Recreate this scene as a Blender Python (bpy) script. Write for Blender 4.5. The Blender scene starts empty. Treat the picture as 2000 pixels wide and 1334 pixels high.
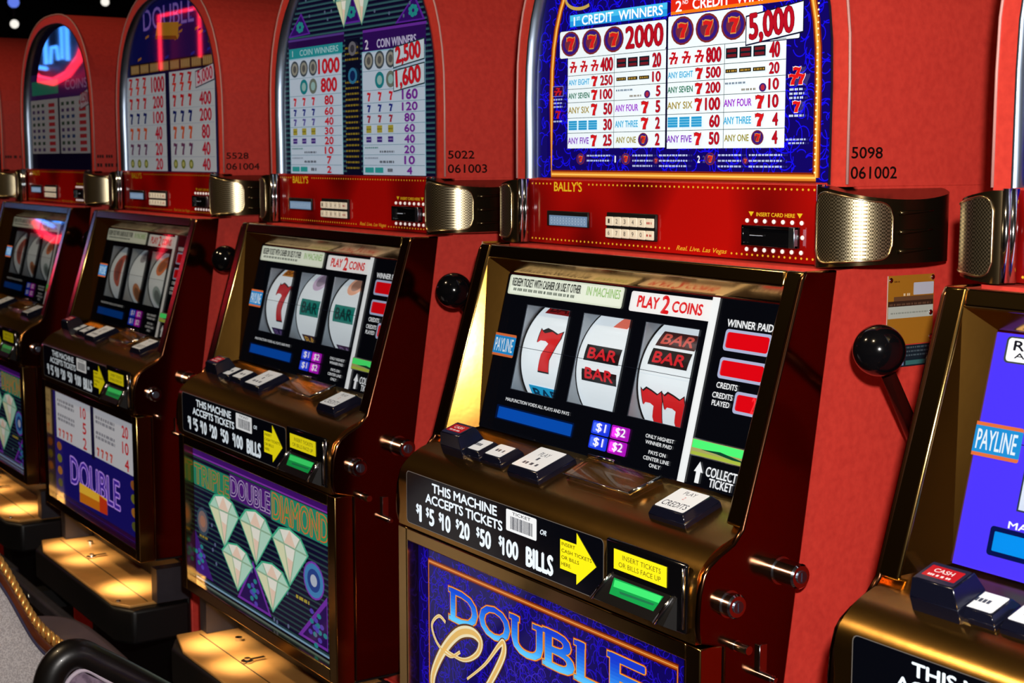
import bpy, math, random
from mathutils import Vector, Matrix
random.seed(7)
scene = bpy.context.scene
COL = scene.collection

# ---------------------------------------------------------------- camera
cam_d = bpy.data.cameras.new('camera'); cam = bpy.data.objects.new('camera', cam_d); COL.objects.link(cam)
CP = Vector((1.31338, -1.06882, 1.52622)); yaw, pit = math.radians(56.4976), math.radians(7.0214)
cam.location = CP
cam.rotation_euler = (math.pi/2 - pit, 0, yaw)
cam_d.sensor_width = 36; cam_d.lens = 2891.0*36/2000
cam_d.clip_start = 0.02; cam_d.clip_end = 100
cam_d.dof.use_dof = True; cam_d.dof.focus_distance = 1.55; cam_d.dof.aperture_fstop = 15.0
scene.camera = cam

# ---------------------------------------------------------------- world, view, lights
w = bpy.data.worlds.new('casino_air'); scene.world = w; w.use_nodes = True
w.node_tree.nodes['Background'].inputs[0].default_value = (0.30, 0.20, 0.14, 1)
w.node_tree.nodes['Background'].inputs[1].default_value = 0.05
scene.view_settings.view_transform = 'Standard'; scene.view_settings.look = 'None'
scene.view_settings.exposure = 0.0; scene.view_settings.gamma = 1.0
scene.view_settings.use_curve_mapping = False
FLASH = 92.0
def lamp(name, kind, loc, power, color=(1, 1, 1), size=0.1, size_y=None, target=None, cat='light', label=None):
    d = bpy.data.lights.new(name, kind); d.energy = power; d.color = color
    if kind == 'AREA':
        d.size = size
        if size_y: d.shape = 'RECTANGLE'; d.size_y = size_y
    else: d.shadow_soft_size = size
    o = bpy.data.objects.new(name, d); COL.objects.link(o); o.location = loc
    if target is not None:
        o.rotation_euler = (Vector(target)-Vector(loc)).to_track_quat('-Z', 'Y').to_euler()
    return o
lamp('flash_light', 'POINT', CP+Vector((0.035, 0.03, 0.13)), FLASH, (1, .95, .9), 0.022)
for _x in (-3.4, -1.9, -.4, 1.1):      # warm downlights over the aisle, aimed at the button decks and trays
    _l = lamp('aisle_light', 'SPOT', (_x-.5, -1.6, 2.95), 60, (1, .74, .44), .05, None, (_x-.2, -.25, .95)); _l.data.spot_size = 1.15; _l.data.spot_blend = .6

# ---------------------------------------------------------------- helpers
def s2l(c):
    c = c/255.0
    return c/12.92 if c <= .04045 else ((c+.055)/1.055)**2.4
def rgb(r, g, b): return (s2l(r), s2l(g), s2l(b), 1.0)
MATS = {}
def mat(name, base, rough=.5, metal=0.0, spec=.5, emit=None, estr=0.0, noise=None, bump=None, coat=0.0, trans=0.0):
    m = bpy.data.materials.new(name); m.use_nodes = True; nt = m.node_tree
    b = nt.nodes['Principled BSDF']
    b.inputs['Base Color'].default_value = base; b.inputs['Roughness'].default_value = rough
    b.inputs['Metallic'].default_value = metal; b.inputs['Specular IOR Level'].default_value = spec
    b.inputs['Coat Weight'].default_value = coat
    b.inputs['Transmission Weight'].default_value = trans
    if emit: b.inputs['Emission Color'].default_value = emit; b.inputs['Emission Strength'].default_value = estr
    tc = nt.nodes.new('ShaderNodeTexCoord')
    if noise:   # (scale, colour2, detail, lo, hi)
        sc, c2, det, lo, hi = noise
        n = nt.nodes.new('ShaderNodeTexNoise'); n.inputs['Scale'].default_value = sc; n.inputs['Detail'].default_value = det
        nt.links.new(tc.outputs['Object'], n.inputs['Vector'])
        r = nt.nodes.new('ShaderNodeValToRGB'); r.color_ramp.elements[0].position = lo; r.color_ramp.elements[1].position = hi
        r.color_ramp.elements[0].color = base; r.color_ramp.elements[1].color = c2
        nt.links.new(n.outputs['Fac'], r.inputs['Fac']); nt.links.new(r.outputs['Color'], b.inputs['Base Color'])
        if emit: nt.links.new(r.outputs['Color'], b.inputs['Emission Color'])
    if bump:    # (kind, scale, strength, distance)
        kind, sc, st, di = bump
        if kind == 'noise':
            n = nt.nodes.new('ShaderNodeTexNoise'); n.inputs['Scale'].default_value = sc; n.inputs['Detail'].default_value = 4; out = n.outputs['Fac']
            nt.links.new(tc.outputs['Object'], n.inputs['Vector'])
        else:
            n = nt.nodes.new('ShaderNodeTexChecker'); n.inputs['Scale'].default_value = sc; out = n.outputs['Fac']
            nt.links.new(tc.outputs['Object'], n.inputs['Vector'])
        bp = nt.nodes.new('ShaderNodeBump'); bp.inputs['Strength'].default_value = st; bp.inputs['Distance'].default_value = di
        nt.links.new(out, bp.inputs['Height']); nt.links.new(bp.outputs['Normal'], b.inputs['Normal'])
    MATS[name] = m
    return m
def print_mat(name, estr, rough=.12, dull=.45, spec=.5):
    m = bpy.data.materials.new(name); m.use_nodes = True; nt = m.node_tree; b = nt.nodes['Principled BSDF']
    a = nt.nodes.new('ShaderNodeAttribute'); a.attribute_name = 'Col'
    mx = nt.nodes.new('ShaderNodeMix'); mx.data_type = 'RGBA'; mx.blend_type = 'MULTIPLY'; mx.inputs[0].default_value = 1.0
    nt.links.new(a.outputs['Color'], mx.inputs[6]); mx.inputs[7].default_value = (dull, dull, dull, 1)
    nt.links.new(mx.outputs[2], b.inputs['Base Color'])
    nt.links.new(a.outputs['Color'], b.inputs['Emission Color']); b.inputs['Emission Strength'].default_value = estr
    b.inputs['Roughness'].default_value = rough; b.inputs['Specular IOR Level'].default_value = spec
    return m

RED = mat('red_laminate', rgb(222, 66, 54), .5, noise=(140, rgb(206, 56, 47), 6, .35, .75), bump=('noise', 400, .06, .0004))
BRASS = mat('polished_brass', rgb(196, 160, 96), .16, 1.0, bump=('noise', 9, .06, .004))
BRASSD = mat('deck_brass', rgb(214, 164, 84), .24, 1.0, bump=('noise', 26, .10, .003))
FLANK = mat('dark_polished_flank', rgb(140, 92, 66), .14, 1.0, bump=('noise', 7, .05, .004))
REVEAL = mat('reveal_brass', rgb(216, 156, 70), .13, 1.0, bump=('noise', 14, .07, .003))
CHROME = mat('chrome', rgb(220, 222, 226), .12, 1.0)
CHROMEB = mat('brushed_chrome', rgb(150, 165, 185), .32, 1.0)
EDGE = mat('pale_edge_strip', rgb(205, 150, 145), .4)
BLACK = mat('gloss_black', rgb(10, 10, 13), .12, coat=.3)
BLACKM = mat('satin_black', rgb(14, 13, 14), .45)
BUTTONB = mat('button_black', rgb(16, 18, 34), .18)
BRONZE = mat('pod_bronze', rgb(72, 60, 40), .22, .9)
GRILLE = mat('grille_brass', rgb(190, 174, 134), .34, 1.0)
_nt = GRILLE.node_tree; _c = _nt.nodes.new('ShaderNodeTexChecker'); _c.inputs['Scale'].default_value = 560
_c.inputs['Color1'].default_value = rgb(240, 226, 190); _c.inputs['Color2'].default_value = rgb(120, 108, 82)
_nt.links.new(_nt.nodes['Texture Coordinate'].outputs['Object'], _c.inputs['Vector']); _nt.links.new(_c.outputs['Color'], _nt.nodes['Principled BSDF'].inputs['Base Color'])
PALEBR = mat('pale_brass', rgb(225, 205, 160), .25, 1.0)
GREYP = mat('grey_panel', rgb(50, 48, 57), .5, noise=(30, rgb(40, 38, 46), 3, .3, .7))
CLEAR = mat('clear_plastic', rgb(245, 245, 250), .04, trans=1.0)
CLEAR.node_tree.nodes['Principled BSDF'].inputs['IOR'].default_value = 1.3
TRAYB = mat('tray_brass', rgb(240, 180, 104), .34, .25, noise=(14, rgb(216, 158, 88), 3, .3, .7))
WHITEI = mat('reel_housing_white', rgb(205, 215, 225), .5)
FABRIC = mat('beige_fabric', rgb(250, 242, 240), .9, bump=('checker', 420, 1.0, .0010), noise=(420, rgb(206, 196, 196), 2, .4, .6))
VINYL = mat('grey_vinyl', rgb(98, 86, 98), .42, noise=(6, rgb(82, 72, 80), 3, .3, .7))
PIPING = mat('pale_piping', rgb(205, 190, 205), .6)
WOOD = mat('chair_wood', rgb(120, 58, 30), .3, coat=.4, noise=(22, rgb(84, 36, 18), 4, .3, .7))
ROPE = mat('gilt_rope', rgb(246, 184, 98), .28, .6)
SCREW = CHROME
PANE = bpy.data.materials.new('window_pane'); PANE.use_nodes = True
_n = PANE.node_tree; _n.nodes.clear()
_o = _n.nodes.new('ShaderNodeOutputMaterial'); _t = _n.nodes.new('ShaderNodeBsdfTransparent'); _g = _n.nodes.new('ShaderNodeBsdfGlossy')
_f = _n.nodes.new('ShaderNodeFresnel'); _x = _n.nodes.new('ShaderNodeMixShader'); _f.inputs[0].default_value = 1.45
_g.inputs['Roughness'].default_value = .03
_n.links.new(_f.outputs[0], _x.inputs[0]); _n.links.new(_t.outputs[0], _x.inputs[1]); _n.links.new(_g.outputs[0], _x.inputs[2]); _n.links.new(_x.outputs[0], _o.inputs[0])

def mesh_obj(name, verts, faces, material, parent=None, smooth=False, bevel=0, segs=2, loc=None, uvcol=None, off=None):
    me = bpy.data.meshes.new(name); me.from_pydata([tuple(v) for v in verts], [], faces); me.update()
    me.materials.append(material)
    if smooth:
        me.polygons.foreach_set('use_smooth', [True]*len(me.polygons))
    o = bpy.data.objects.new(name, me); COL.objects.link(o)
    if bevel:
        m = o.modifiers.new('bevel', 'BEVEL'); m.width = bevel; m.segments = segs; m.limit_method = 'ANGLE'; m.angle_limit = .6
        for p in me.polygons: p.use_smooth = True
        try: me.set_sharp_from_angle(angle=.6)
        except Exception: pass
        m.harden_normals = False
    if parent is not None: o.parent = parent
    return o
class MB:
    def __init__(s): s.v = []; s.f = []
    def add(s, v, f):
        k = len(s.v); s.v += [tuple(p) for p in v]; s.f += [tuple(i+k for i in q) for q in f]; return s
    def box(s, x0, x1, y0, y1, z0, z1):
        v = [(x0,y0,z0),(x1,y0,z0),(x1,y1,z0),(x0,y1,z0),(x0,y0,z1),(x1,y0,z1),(x1,y1,z1),(x0,y1,z1)]
        return s.add(v, [(0,3,2,1),(4,5,6,7),(0,1,5,4),(1,2,6,5),(2,3,7,6),(3,0,4,7)])
    def hexa(s, b, t):   # bottom quad, top quad (ccw seen from the top)
        return s.add(list(b)+list(t), [(3,2,1,0),(4,5,6,7),(0,1,5,4),(1,2,6,5),(2,3,7,6),(3,0,4,7)])
    def prism_x(s, prof, x0, x1):  # prof: list of (y,z)
        n = len(prof); v = [(x0,y,z) for y,z in prof]+[(x1,y,z) for y,z in prof]
        f = [tuple(range(n)), tuple(range(2*n-1, n-1, -1))]+[(i, i+n, (i+1)%n+n, (i+1)%n) for i in range(n)]
        return s.add(v, f)
    def prism_y(s, prof, y0, y1):  # prof: list of (x,z)
        n = len(prof); v = [(x,y0,z) for x,z in prof]+[(x,y1,z) for x,z in prof]
        f = [tuple(range(n)), tuple(range(2*n-1, n-1, -1))]+[(i, i+n, (i+1)%n+n, (i+1)%n) for i in range(n)]
        return s.add(v, f)
    def prism_z(s, prof, z0, z1):
        n = len(prof); v = [(x,y,z0) for x,y in prof]+[(x,y,z1) for x,y in prof]
        f = [tuple(range(n-1,-1,-1)), tuple(range(n, 2*n))]+[(i, (i+1)%n, (i+1)%n+n, i+n) for i in range(n)]
        return s.add(v, f)
    def tube(s, pts, r, n=8, caps=True):
        pts = [Vector(p) for p in pts]; rr = r if isinstance(r, (list, tuple)) else [r]*len(pts)
        k = len(s.v); prev = None
        for i, p in enumerate(pts):
            d = (pts[min(i+1, len(pts)-1)]-pts[max(i-1, 0)]).normalized()
            if prev is None:
                a = d.cross(Vector((0, 0, 1)) if abs(d.z) < .9 else Vector((1, 0, 0))).normalized()
            else:
                a = (prev-d*prev.dot(d)).normalized()
            prev = a; b = d.cross(a)
            for j in range(n):
                t = 2*math.pi*j/n; s.v.append(tuple(p+(a*math.cos(t)+b*math.sin(t))*rr[i]))
        for i in range(len(pts)-1):
            for j in range(n):
                s.f.append((k+i*n+j, k+i*n+(j+1)%n, k+(i+1)*n+(j+1)%n, k+(i+1)*n+j))
        if caps:
            s.f.append(tuple(k+j for j in range(n-1, -1, -1))); e = k+(len(pts)-1)*n; s.f.append(tuple(e+j for j in range(n)))
        return s
    def sphere(s, c, r, n=16, m=10, sx=1, sy=1, sz=1):
        v = []; f = []
        for i in range(m+1):
            a = math.pi*i/m
            for j in range(n):
                b = 2*math.pi*j/n
                v.append((c[0]+sx*r*math.sin(a)*math.cos(b), c[1]+sy*r*math.sin(a)*math.sin(b), c[2]+sz*r*math.cos(a)))
        for i in range(m):
            for j in range(n):
                f.append((i*n+j, (i+1)*n+j, (i+1)*n+(j+1)%n, i*n+(j+1)%n))
        return s.add(v, f)
    def build(s, name, material, parent=None, **k): return mesh_obj(name, s.v, s.f, material, parent, **k)

# ---- flat printing -------------------------------------------------------
GLY = {}
def glyphs(text, bold, shear, sp):
    key = (text, bold, shear, sp)
    if key not in GLY:
        c = bpy.data.curves.new('t', 'FONT'); c.body = text; c.size = 1; c.offset = bold; c.resolution_u = 3; c.shear = shear; c.space_character = sp
        c.align_x = 'CENTER'
        o = bpy.data.objects.new('t', c); COL.objects.link(o)
        dg = bpy.context.evaluated_depsgraph_get(); me = bpy.data.meshes.new_from_object(o.evaluated_get(dg))
        me.calc_loop_triangles()
        GLY[key] = ([(v.co.x, v.co.y) for v in me.vertices], [tuple(t.vertices) for t in me.loop_triangles])
        bpy.data.objects.remove(o); bpy.data.curves.remove(c); bpy.data.meshes.remove(me)
    return GLY[key]
SEVEN = [(.02,.98),(.05,.64),(.17,.71),(.40,.71),(.55,.66),(.34,.40),(.22,0),(.70,0),(.72,.30),(.86,.52),(1.0,.80),(.98,.98),(.78,.90),(.52,.96),(.28,1.0),(.12,.93)]
class Art:
    """flat printed artwork: coloured pieces laid on a plane (or mapped on a curve), ink layers a fraction of a mm apart"""
    def __init__(s, step=.000012): s.v = []; s.f = []; s.c = []; s.h = 0; s.step = step
    def _add(s, pts, faces, col):
        s.h += s.step; k = len(s.v)
        s.v += [(x, y, s.h) for x, y in pts]
        s.f += [tuple(i+k for i in q) for q in faces]; s.c += [col]*len(faces)
    def same(s): s.h -= s.step; return s
    def poly(s, pts, col): s._add(pts, [tuple(range(len(pts)))], rgb(*col)); return s
    def rect(s, x0, y0, x1, y1, col): return s.poly([(x0,y0),(x1,y0),(x1,y1),(x0,y1)], col)
    def fan(s, pts, col):
        cx = sum(p[0] for p in pts)/len(pts); cy = sum(p[1] for p in pts)/len(pts); n = len(pts)
        s._add(list(pts)+[(cx,cy)], [(i,(i+1)%n,n) for i in range(n)], rgb(*col)); return s
    def rrect(s, x0, y0, x1, y1, r, col, n=4):
        if x1 < x0: x0, x1 = x1, x0
        if y1 < y0: y0, y1 = y1, y0
        r = min(r, (x1-x0)/2.01, (y1-y0)/2.01); p = []
        for cx, cy, a0 in ((x1-r,y1-r,0),(x0+r,y1-r,90),(x0+r,y0+r,180),(x1-r,y0+r,270)):
            for i in range(n+1):
                a = math.radians(a0+90*i/n); p.append((cx+r*math.cos(a), cy+r*math.sin(a)))
        return s.fan(p, col)
    def disc(s, cx, cy, rx, ry, col, n=18):
        return s.fan([(cx+rx*math.cos(2*math.pi*i/n), cy+ry*math.sin(2*math.pi*i/n)) for i in range(n)], col)
    def stroke(s, pts, wd, col, closed=False, same=False):
        n = len(pts); L = []; R = []
        ww = wd if isinstance(wd, (list, tuple)) else [wd]*n
        for i in range(n):
            a = pts[(i-1) % n if closed else max(i-1, 0)]; b = pts[(i+1) % n if closed else min(i+1, n-1)]
            dx, dy = b[0]-a[0], b[1]-a[1]; l = math.hypot(dx, dy) or 1; nx, ny = -dy/l*ww[i]/2, dx/l*ww[i]/2
            L.append((pts[i][0]+nx, pts[i][1]+ny)); R.append((pts[i][0]-nx, pts[i][1]-ny))
        m = n if closed else n-1
        if same: s.h -= s.step
        s._add(L+R, [(n+i, n+(i+1) % n, (i+1) % n, i) for i in range(m)], rgb(*col)); return s
    def text(s, t, x0, y0, x1, y1, col, bold=.0, shear=0, outline=None, sp=1, rot=0, arc=None):
        v, f = glyphs(t, 0, shear, sp)
        if not v: return s
        ax = min(p[0] for p in v); bx = max(p[0] for p in v); ay = min(p[1] for p in v); by = max(p[1] for p in v)
        kx = (x1-x0)/(bx-ax); ky = (y1-y0)/(by-ay); cr, sr = math.cos(rot), math.sin(rot); mx, my = (x0+x1)/2, (y0+y1)/2
        def tr(p):
            x = x0+(p[0]-ax)*kx; y = y0+(p[1]-ay)*ky
            if rot: x, y = mx+(x-mx)*cr-(y-my)*sr, my+(x-mx)*sr+(y-my)*cr
            return (x, y)
        em = (by-ay)/(y1-y0); b = max(bold, 0)*.75
        def put(rad, c, n):   # thicker strokes: the same letters laid side by side in the same ink
            for i in range(n):
                a_ = 2*math.pi*i/n; dx, dy = rad*ky*math.cos(a_), rad*ky*math.sin(a_)*.8
                s._add([(q[0]+dx, q[1]+dy) for q in map(tr, v)], f, c)
                if i < n-1: s.h -= s.step
        for oc, ob in (outline or []): put(b+ob, rgb(*oc), 8 if y1-y0 > .012 else 4)
        if b > 0 and y1-y0 > .003: put(b, rgb(*col), 4)
        s._add([tr(p) for p in v], f, rgb(*col)); return s
    def micro(s, x0, y0, x1, y1, col, fill=.75):
        """lettering too small to read: a row of word-sized dashes"""
        h = y1-y0; x = x0; s.h += s.step; hh = s.h
        while x < x1-h*.5:
            wl = h*random.uniform(1.2, 3.2)
            k = len(s.v); e = min(x+wl, x1); n = max(1, int((e-x)/(h*.75)))
            for i in range(n):
                a = x+(e-x)*i/n; b = a+(e-x)/n*fill; k = len(s.v)
                s.v += [(a,y0,hh),(b,y0,hh),(b,y1,hh),(a,y1,hh)]; s.f.append((k,k+1,k+2,k+3)); s.c.append(rgb(*col))
            x = e+h*.6
        return s
    def seven(s, x0, y0, x1, y1, col, edge=None, ew=.12):
        m = lambda k: [(x0+(x1-x0)*(.5+(px-.5)*k), y0+(y1-y0)*(.5+(py-.5)*k)) for px, py in SEVEN]
        tri = [(0,1,2,15),(2,14,15),(2,3,13,14),(3,4,12,13),(4,10,11,12),(4,9,10),(4,5,8,9),(5,6,7,8)]
        if edge: s._add(m(1+ew), tri, rgb(*edge))
        s._add(m(1), tri, rgb(*col)); return s
    def diamond(s, cx, cy, wd, ht, rot=0.0, tint=(190, 235, 215), glow=(70, 190, 150)):
        P = {'a':(-.30,.43),'b':(.30,.43),'c':(.5,.20),'d':(-.5,.20),'e':(0,-.5),'f':(-.17,.22),'g':(.17,.22),'h':(0,.5),'i':(-.08,-.02),'j':(.1,-.05)}
        cr, sr = math.cos(rot), math.sin(rot)
        q = {k: (cx+(x*wd)*cr-(y*ht)*sr, cy+(x*wd)*sr+(y*ht)*cr) for k, (x, y) in P.items()}
        big = [(cx+(q[k][0]-cx)*1.08, cy+(q[k][1]-cy)*1.08) for k in ('a','d','e','c','b','h')]
        s.fan(big, glow)
        W = (250,250,240); T = tint; Pk = (250,220,200); Y = (235,240,200); B = (170,215,225)
        s.h += s.step
        for tri, c in ((('a','d','f'),T),(('a','f','h'),W),(('h','f','g'),Pk),(('h','g','b'),W),(('b','g','c'),T),
                       (('d','e','i','f'),Y),(('f','i','j','g'),W),(('g','j','e','c'),T),(('i','e','j'),Pk)):
            k = len(s.v); s.v += [(q[n][0], q[n][1], s.h) for n in tri]; s.f.append(tuple(range(k, k+len(tri)))); s.c.append(rgb(*c))
        for a, b in (('d','c'),('f','e'),('g','e'),('a','f'),('b','g')):
            s.stroke([q[a], q[b]], wd*.022, (150, 190, 160), same=(a != 'd'))
        return s
    def sliced(s, step):
        """cut every piece in narrow bands so that it can follow a curved reel"""
        nv = []; nf = []; nc = []
        for f, c in zip(s.f, s.c):
            P = [s.v[i] for i in f]; lo = min(p[1] for p in P); hi = max(p[1] for p in P)
            for k in range(math.floor(lo/step), math.floor(hi/step)+1):
                Q = P
                for lim, sg in ((k*step, 1), ((k+1)*step, -1)):
                    out = []
                    for i in range(len(Q)):
                        a, b = Q[i], Q[(i+1) % len(Q)]; da, db = (a[1]-lim)*sg, (b[1]-lim)*sg
                        if da >= 0: out.append(a)
                        if (da > 1e-9 and db < -1e-9) or (da < -1e-9 and db > 1e-9):
                            t = da/(da-db); out.append(tuple(a[j]+(b[j]-a[j])*t for j in range(3)))
                    Q = out
                    if len(Q) < 3: break
                if len(Q) >= 3:
                    k0 = len(nv); nv += Q; nf.append(tuple(range(k0, k0+len(Q)))); nc.append(c)
        s.v, s.f, s.c = nv, nf, nc; return s
    def build(s, name, fn, material, parent=None):
        me = bpy.data.meshes.new(name); me.from_pydata([tuple(fn(*p)) for p in s.v], [], s.f); me.update()
        at = me.color_attributes.new('Col', 'FLOAT_COLOR', 'CORNER'); buf = []
        for p, c in zip(me.polygons, s.c): buf += list(c)*p.loop_total
        at.data.foreach_set('color', buf)
        me.materials.append(material); o = bpy.data.objects.new(name, me); COL.objects.link(o)
        if parent is not None: o.parent = parent
        return o

def tag(o, label=None, cat=None, group=None, kind=None):
    if label: o['label'] = label
    if cat: o['category'] = cat
    if group: o['group'] = group
    if kind: o['kind'] = kind
    return o
def empty(name, loc):
    o = bpy.data.objects.new(name, None); COL.objects.link(o); o.location = loc; o.empty_display_size = .05; return o
def shift(o, d):       # meshes are modelled in machine coordinates with z from the floor
    o.location = Vector(o.location)+Vector(d); return o

# ================================================================ room
MB().box(-14, 5, -5, 4, -.05, 0).build('floor', mat('dark_carpet', rgb(46, 12, 14), .95, noise=(5, rgb(24, 8, 20), 3, .45, .55)))
MB().box(-14, 5, -5, 4, 3.1, 3.2).build('ceiling', mat('dark_ceiling', rgb(26, 18, 14), .8))
WALLM = mat('brown_wall', rgb(88, 62, 40), .7, noise=(2.5, rgb(52, 34, 20), 3, .4, .6))
MB().box(-14.1, -14, -5, 4, 0, 3.2).build('wall_left', mat('black_wall', rgb(10, 8, 8), .8))
MB().box(5, 5.1, -5, 4, 0, 3.2).build('wall_right', WALLM)
MB().box(-14, 5, 4, 4.1, 0, 3.2).build('wall_back', MATS['black_wall'])
MB().box(-14, 5, -5.1, -5, 0, 3.2).build('wall_front', WALLM)
for n in ('floor', 'ceiling', 'wall_left', 'wall_right', 'wall_back', 'wall_front'): bpy.data.objects[n]['kind'] = 'structure'

# ================================================================ slot machine
ZB = .785                                     # underside of the cabinet
PO = Vector((0, -.056, 1.42)); PT = Vector((0, -.0745, -.246)).normalized(); PN = Vector((0, PT.z, -PT.y))     # door front plane
SO = Vector((0, -.0403, 1.383)); ST = Vector((0, -.0455, -.1878)).normalized(); SN = Vector((0, ST.z, -ST.y))  # reel screen plane
DK = Vector((0, -.157, 1.161)); DT = Vector((0, .0695, .025)).normalized(); DN = Vector((0, -DT.z, DT.y))      # button deck
def fP(x, s, h=0): return PO+PT*s+PN*h+Vector((x, 0, 0))
def fS(x, b, h=0): return SO-ST*b+SN*h+Vector((x, 0, 0))        # b runs up the screen, 0 at its top edge
def fD(x, d, h=0): return DK+DT*d+DN*h+Vector((x, 0, 0))
def fTop(x, z, h=0): return Vector((x, .014-h, z))
def fStrip(x, z, h=0): return Vector((x, -.0005-h, z))
def fBelly(x, z, h=0): return Vector((x, -.164-h, z))
def fLip(x, z, h=0): return Vector((x, -.1815-h, z))
def superell(hw, z0, b, zb, n=28, e=2.5):
    p = [(hw, zb), (hw, z0)]
    for i in range(1, n):
        t = math.pi*i/n; c, s_ = math.cos(t), math.sin(t)
        p.append((math.copysign(abs(c)**(2/e), c)*hw, z0+b*abs(s_)**(2/e)))
    p += [(-hw, z0), (-hw, zb)]
    return p
CACHE = {}
def shared(key, make):
    """first machine builds the part, the others copy the object (mesh data shared)"""
    def run(parent):
        if key in CACHE:
            src = CACHE[key]; o = src.copy(); COL.objects.link(o); o.parent = parent
            for ch in src.children: c = ch.copy(); COL.objects.link(c); c.parent = o
        else:
            o = make(parent); CACHE[key] = o
        return o
    return run

# --- shared parts
def p_cabinet(par):
    b = MB()
    b.prism_x([(.40,ZB),(-.080,ZB),(-.0735,1.00),(-.012,1.4185),(.012,1.4195),(.016,1.50),(.40,1.50)][::-1], -.288, .288)
    prof = superell(.288, 1.60, .265, 1.4995)
    n = len(prof); inner = superell(.265, 1.60, .243, 1.4995)
    # shell: outer skin y 0 -> .40, rim ring at y = 0, back plate
    v = [(x,0,z) for x,z in prof]+[(x,.40,z) for x,z in prof]+[(x,0,z) for x,z in inner]+[(x,.016,z) for x,z in inner]
    f = [(i,i+1,n+i+1,n+i) for i in range(n-1)]+[(2*n+i,2*n+i+1,i+1,i) for i in range(n-1)]+[(3*n+i,3*n+i+1,2*n+i+1,2*n+i) for i in range(n-1)]
    f += [tuple(n+i for i in range(n)), tuple(3*n+i for i in range(n-1,-1,-1))]
    b.add(v, f)
    o = b.build('cabinet', RED, par); return o
def p_edge(par):
    prof = superell(.2885, 1.60, .2655, 1.502)
    return MB().tube([(x,-.0005,z) for x,z in prof], .0015, 6).build('edge_strip', EDGE, par, smooth=True)
def p_chrome(par):
    b = MB(); inner = superell(.2648, 1.60, .2428, 1.502); n = len(inner)
    v = [(x,-.002,z) for x,z in inner]+[(x,.0145,z) for x,z in inner]+[(x*1.012,-.002,1.6+(z-1.6)*1.012) for x,z in inner]
    b.add(v, [(n+i,n+i+1,i+1,i) for i in range(n-1)]+[(i,i+1,2*n+i+1,2*n+i) for i in range(n-1)])
    return b.build('arch_trim', CHROMEB, par, smooth=True)
def p_pillar(sx):
    def mk(par):
        b = MB()
        for k in (0, 1):
            cx = sx*(.2605+.0035*k); cy = -.006-.008*k*.6
            b.tube([(cx,cy,1.4215),(cx,cy,1.5015)], .0042, 12)
        return b.build('chrome_pillar', CHROME, par, smooth=True)
    return mk
def pod_path(sx, k=24):
    P = [(.264,-.004),(.266,-.0185),(.285,-.0205),(.303,-.0155),(.318,-.003),(.327,.016),(.3315,.040),(.330,.066),(.322,.096),(.309,.124),(.2915,.137)]
    out = []
    for i in range(k+1):
        t = i/k*(len(P)-1); j = min(int(t), len(P)-2); f = t-j
        p0 = P[max(j-1,0)]; p1 = P[j]; p2 = P[j+1]; p3 = P[min(j+2,len(P)-1)]
        q = [.5*(2*p1[a]+(p2[a]-p0[a])*f+(2*p0[a]-5*p1[a]+4*p2[a]-p3[a])*f*f+(3*p1[a]-p0[a]-3*p2[a]+p3[a])*f**3) for a in (0,1)]
        out.append((q[0]*sx, q[1]))
    return out
def pod_z(x):
    o = max(0, (abs(x)-.27)/.06); return 1.4205+.0055*o, 1.5-.012*o**1.2
def p_pod(sx):
    def mk(par):
        pth = pod_path(sx); n = len(pth); v = []; f = []
        for x, y in pth:
            z0, z1 = pod_z(x); v += [(x,y,z0),(x,y,z1)]
        for i in range(n-1): f.append((2*i,2*i+2,2*i+3,2*i+1) if sx > 0 else (2*i+1,2*i+3,2*i+2,2*i))
        k = len(v); v += [(sx*.27,.13,1.42),(sx*.27,.13,1.501)]
        for i in range(n-1):
            f.append((2*i+1,2*i+3,k+1) if sx > 0 else (k+1,2*i+3,2*i+1)); f.append((k,2*i+2,2*i) if sx > 0 else (2*i,2*i+2,k))
        o = mesh_obj('speaker_housing', v, f, BRONZE, par, smooth=True)
        o.data.set_sharp_from_angle(angle=.7)
        # grille: rounded panel bent round the front of the housing
        dp = pod_path(sx, 120); L = [0]
        for i in range(1, len(dp)): L.append(L[-1]+math.dist(dp[i], dp[i-1]))
        def at(l, off):
            i = max(1, min(len(dp)-2, next((q for q in range(len(L)) if L[q] >= l), len(L)-2)))
            t = (l-L[i-1])/(L[i]-L[i-1]); x = dp[i-1][0]+(dp[i][0]-dp[i-1][0])*t; y = dp[i-1][1]+(dp[i][1]-dp[i-1][1])*t
            dx, dy = dp[i+1][0]-dp[i-1][0], dp[i+1][1]-dp[i-1][1]; l2 = math.hypot(dx, dy)
            return x+sx*dy/l2*off, y-sx*dx/l2*off
        l0, l1 = .0195, .0985; G = MB(); rim = []; N = 28
        gv = []
        for i in range(N+1):
            l = l0+(l1-l0)*i/N; x, y = at(l, .0014); z0, z1 = pod_z(x)
            d = min(l-l0, l1-l); r = .014; ins = .0035+(r-math.sqrt(max(0, r*r-(r-d)**2)) if d < r else 0)
            gv.append(((x,y,z0+ins+.001),(x,y,z1-ins)))
        v = [p for q in gv for p in q]
        f = [(2*i,2*i+2,2*i+3,2*i+1) if sx > 0 else (2*i+1,2*i+3,2*i+2,2*i) for i in range(N)]
        g = mesh_obj('grille', v, f, GRILLE, o, smooth=True)
        loop = [q[0] for q in gv]+[q[1] for q in gv[::-1]]; loop.append(loop[0])
        MB().tube(loop, .0011, 6, False).build('grille_trim', PALEBR, o, smooth=True)
        for k in range(3):
            z = 1.438+.0185*k; pts = [(*at(.106+.05*t/5, .0012), z+.0015*(t/5)) for t in range(6)]
            r = MB().tube(pts, [.0026,.0022,.0018,.0014,.001,.0006], 8).build('rib', BRONZE, o, smooth=True)
        return o
    return mk
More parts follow.
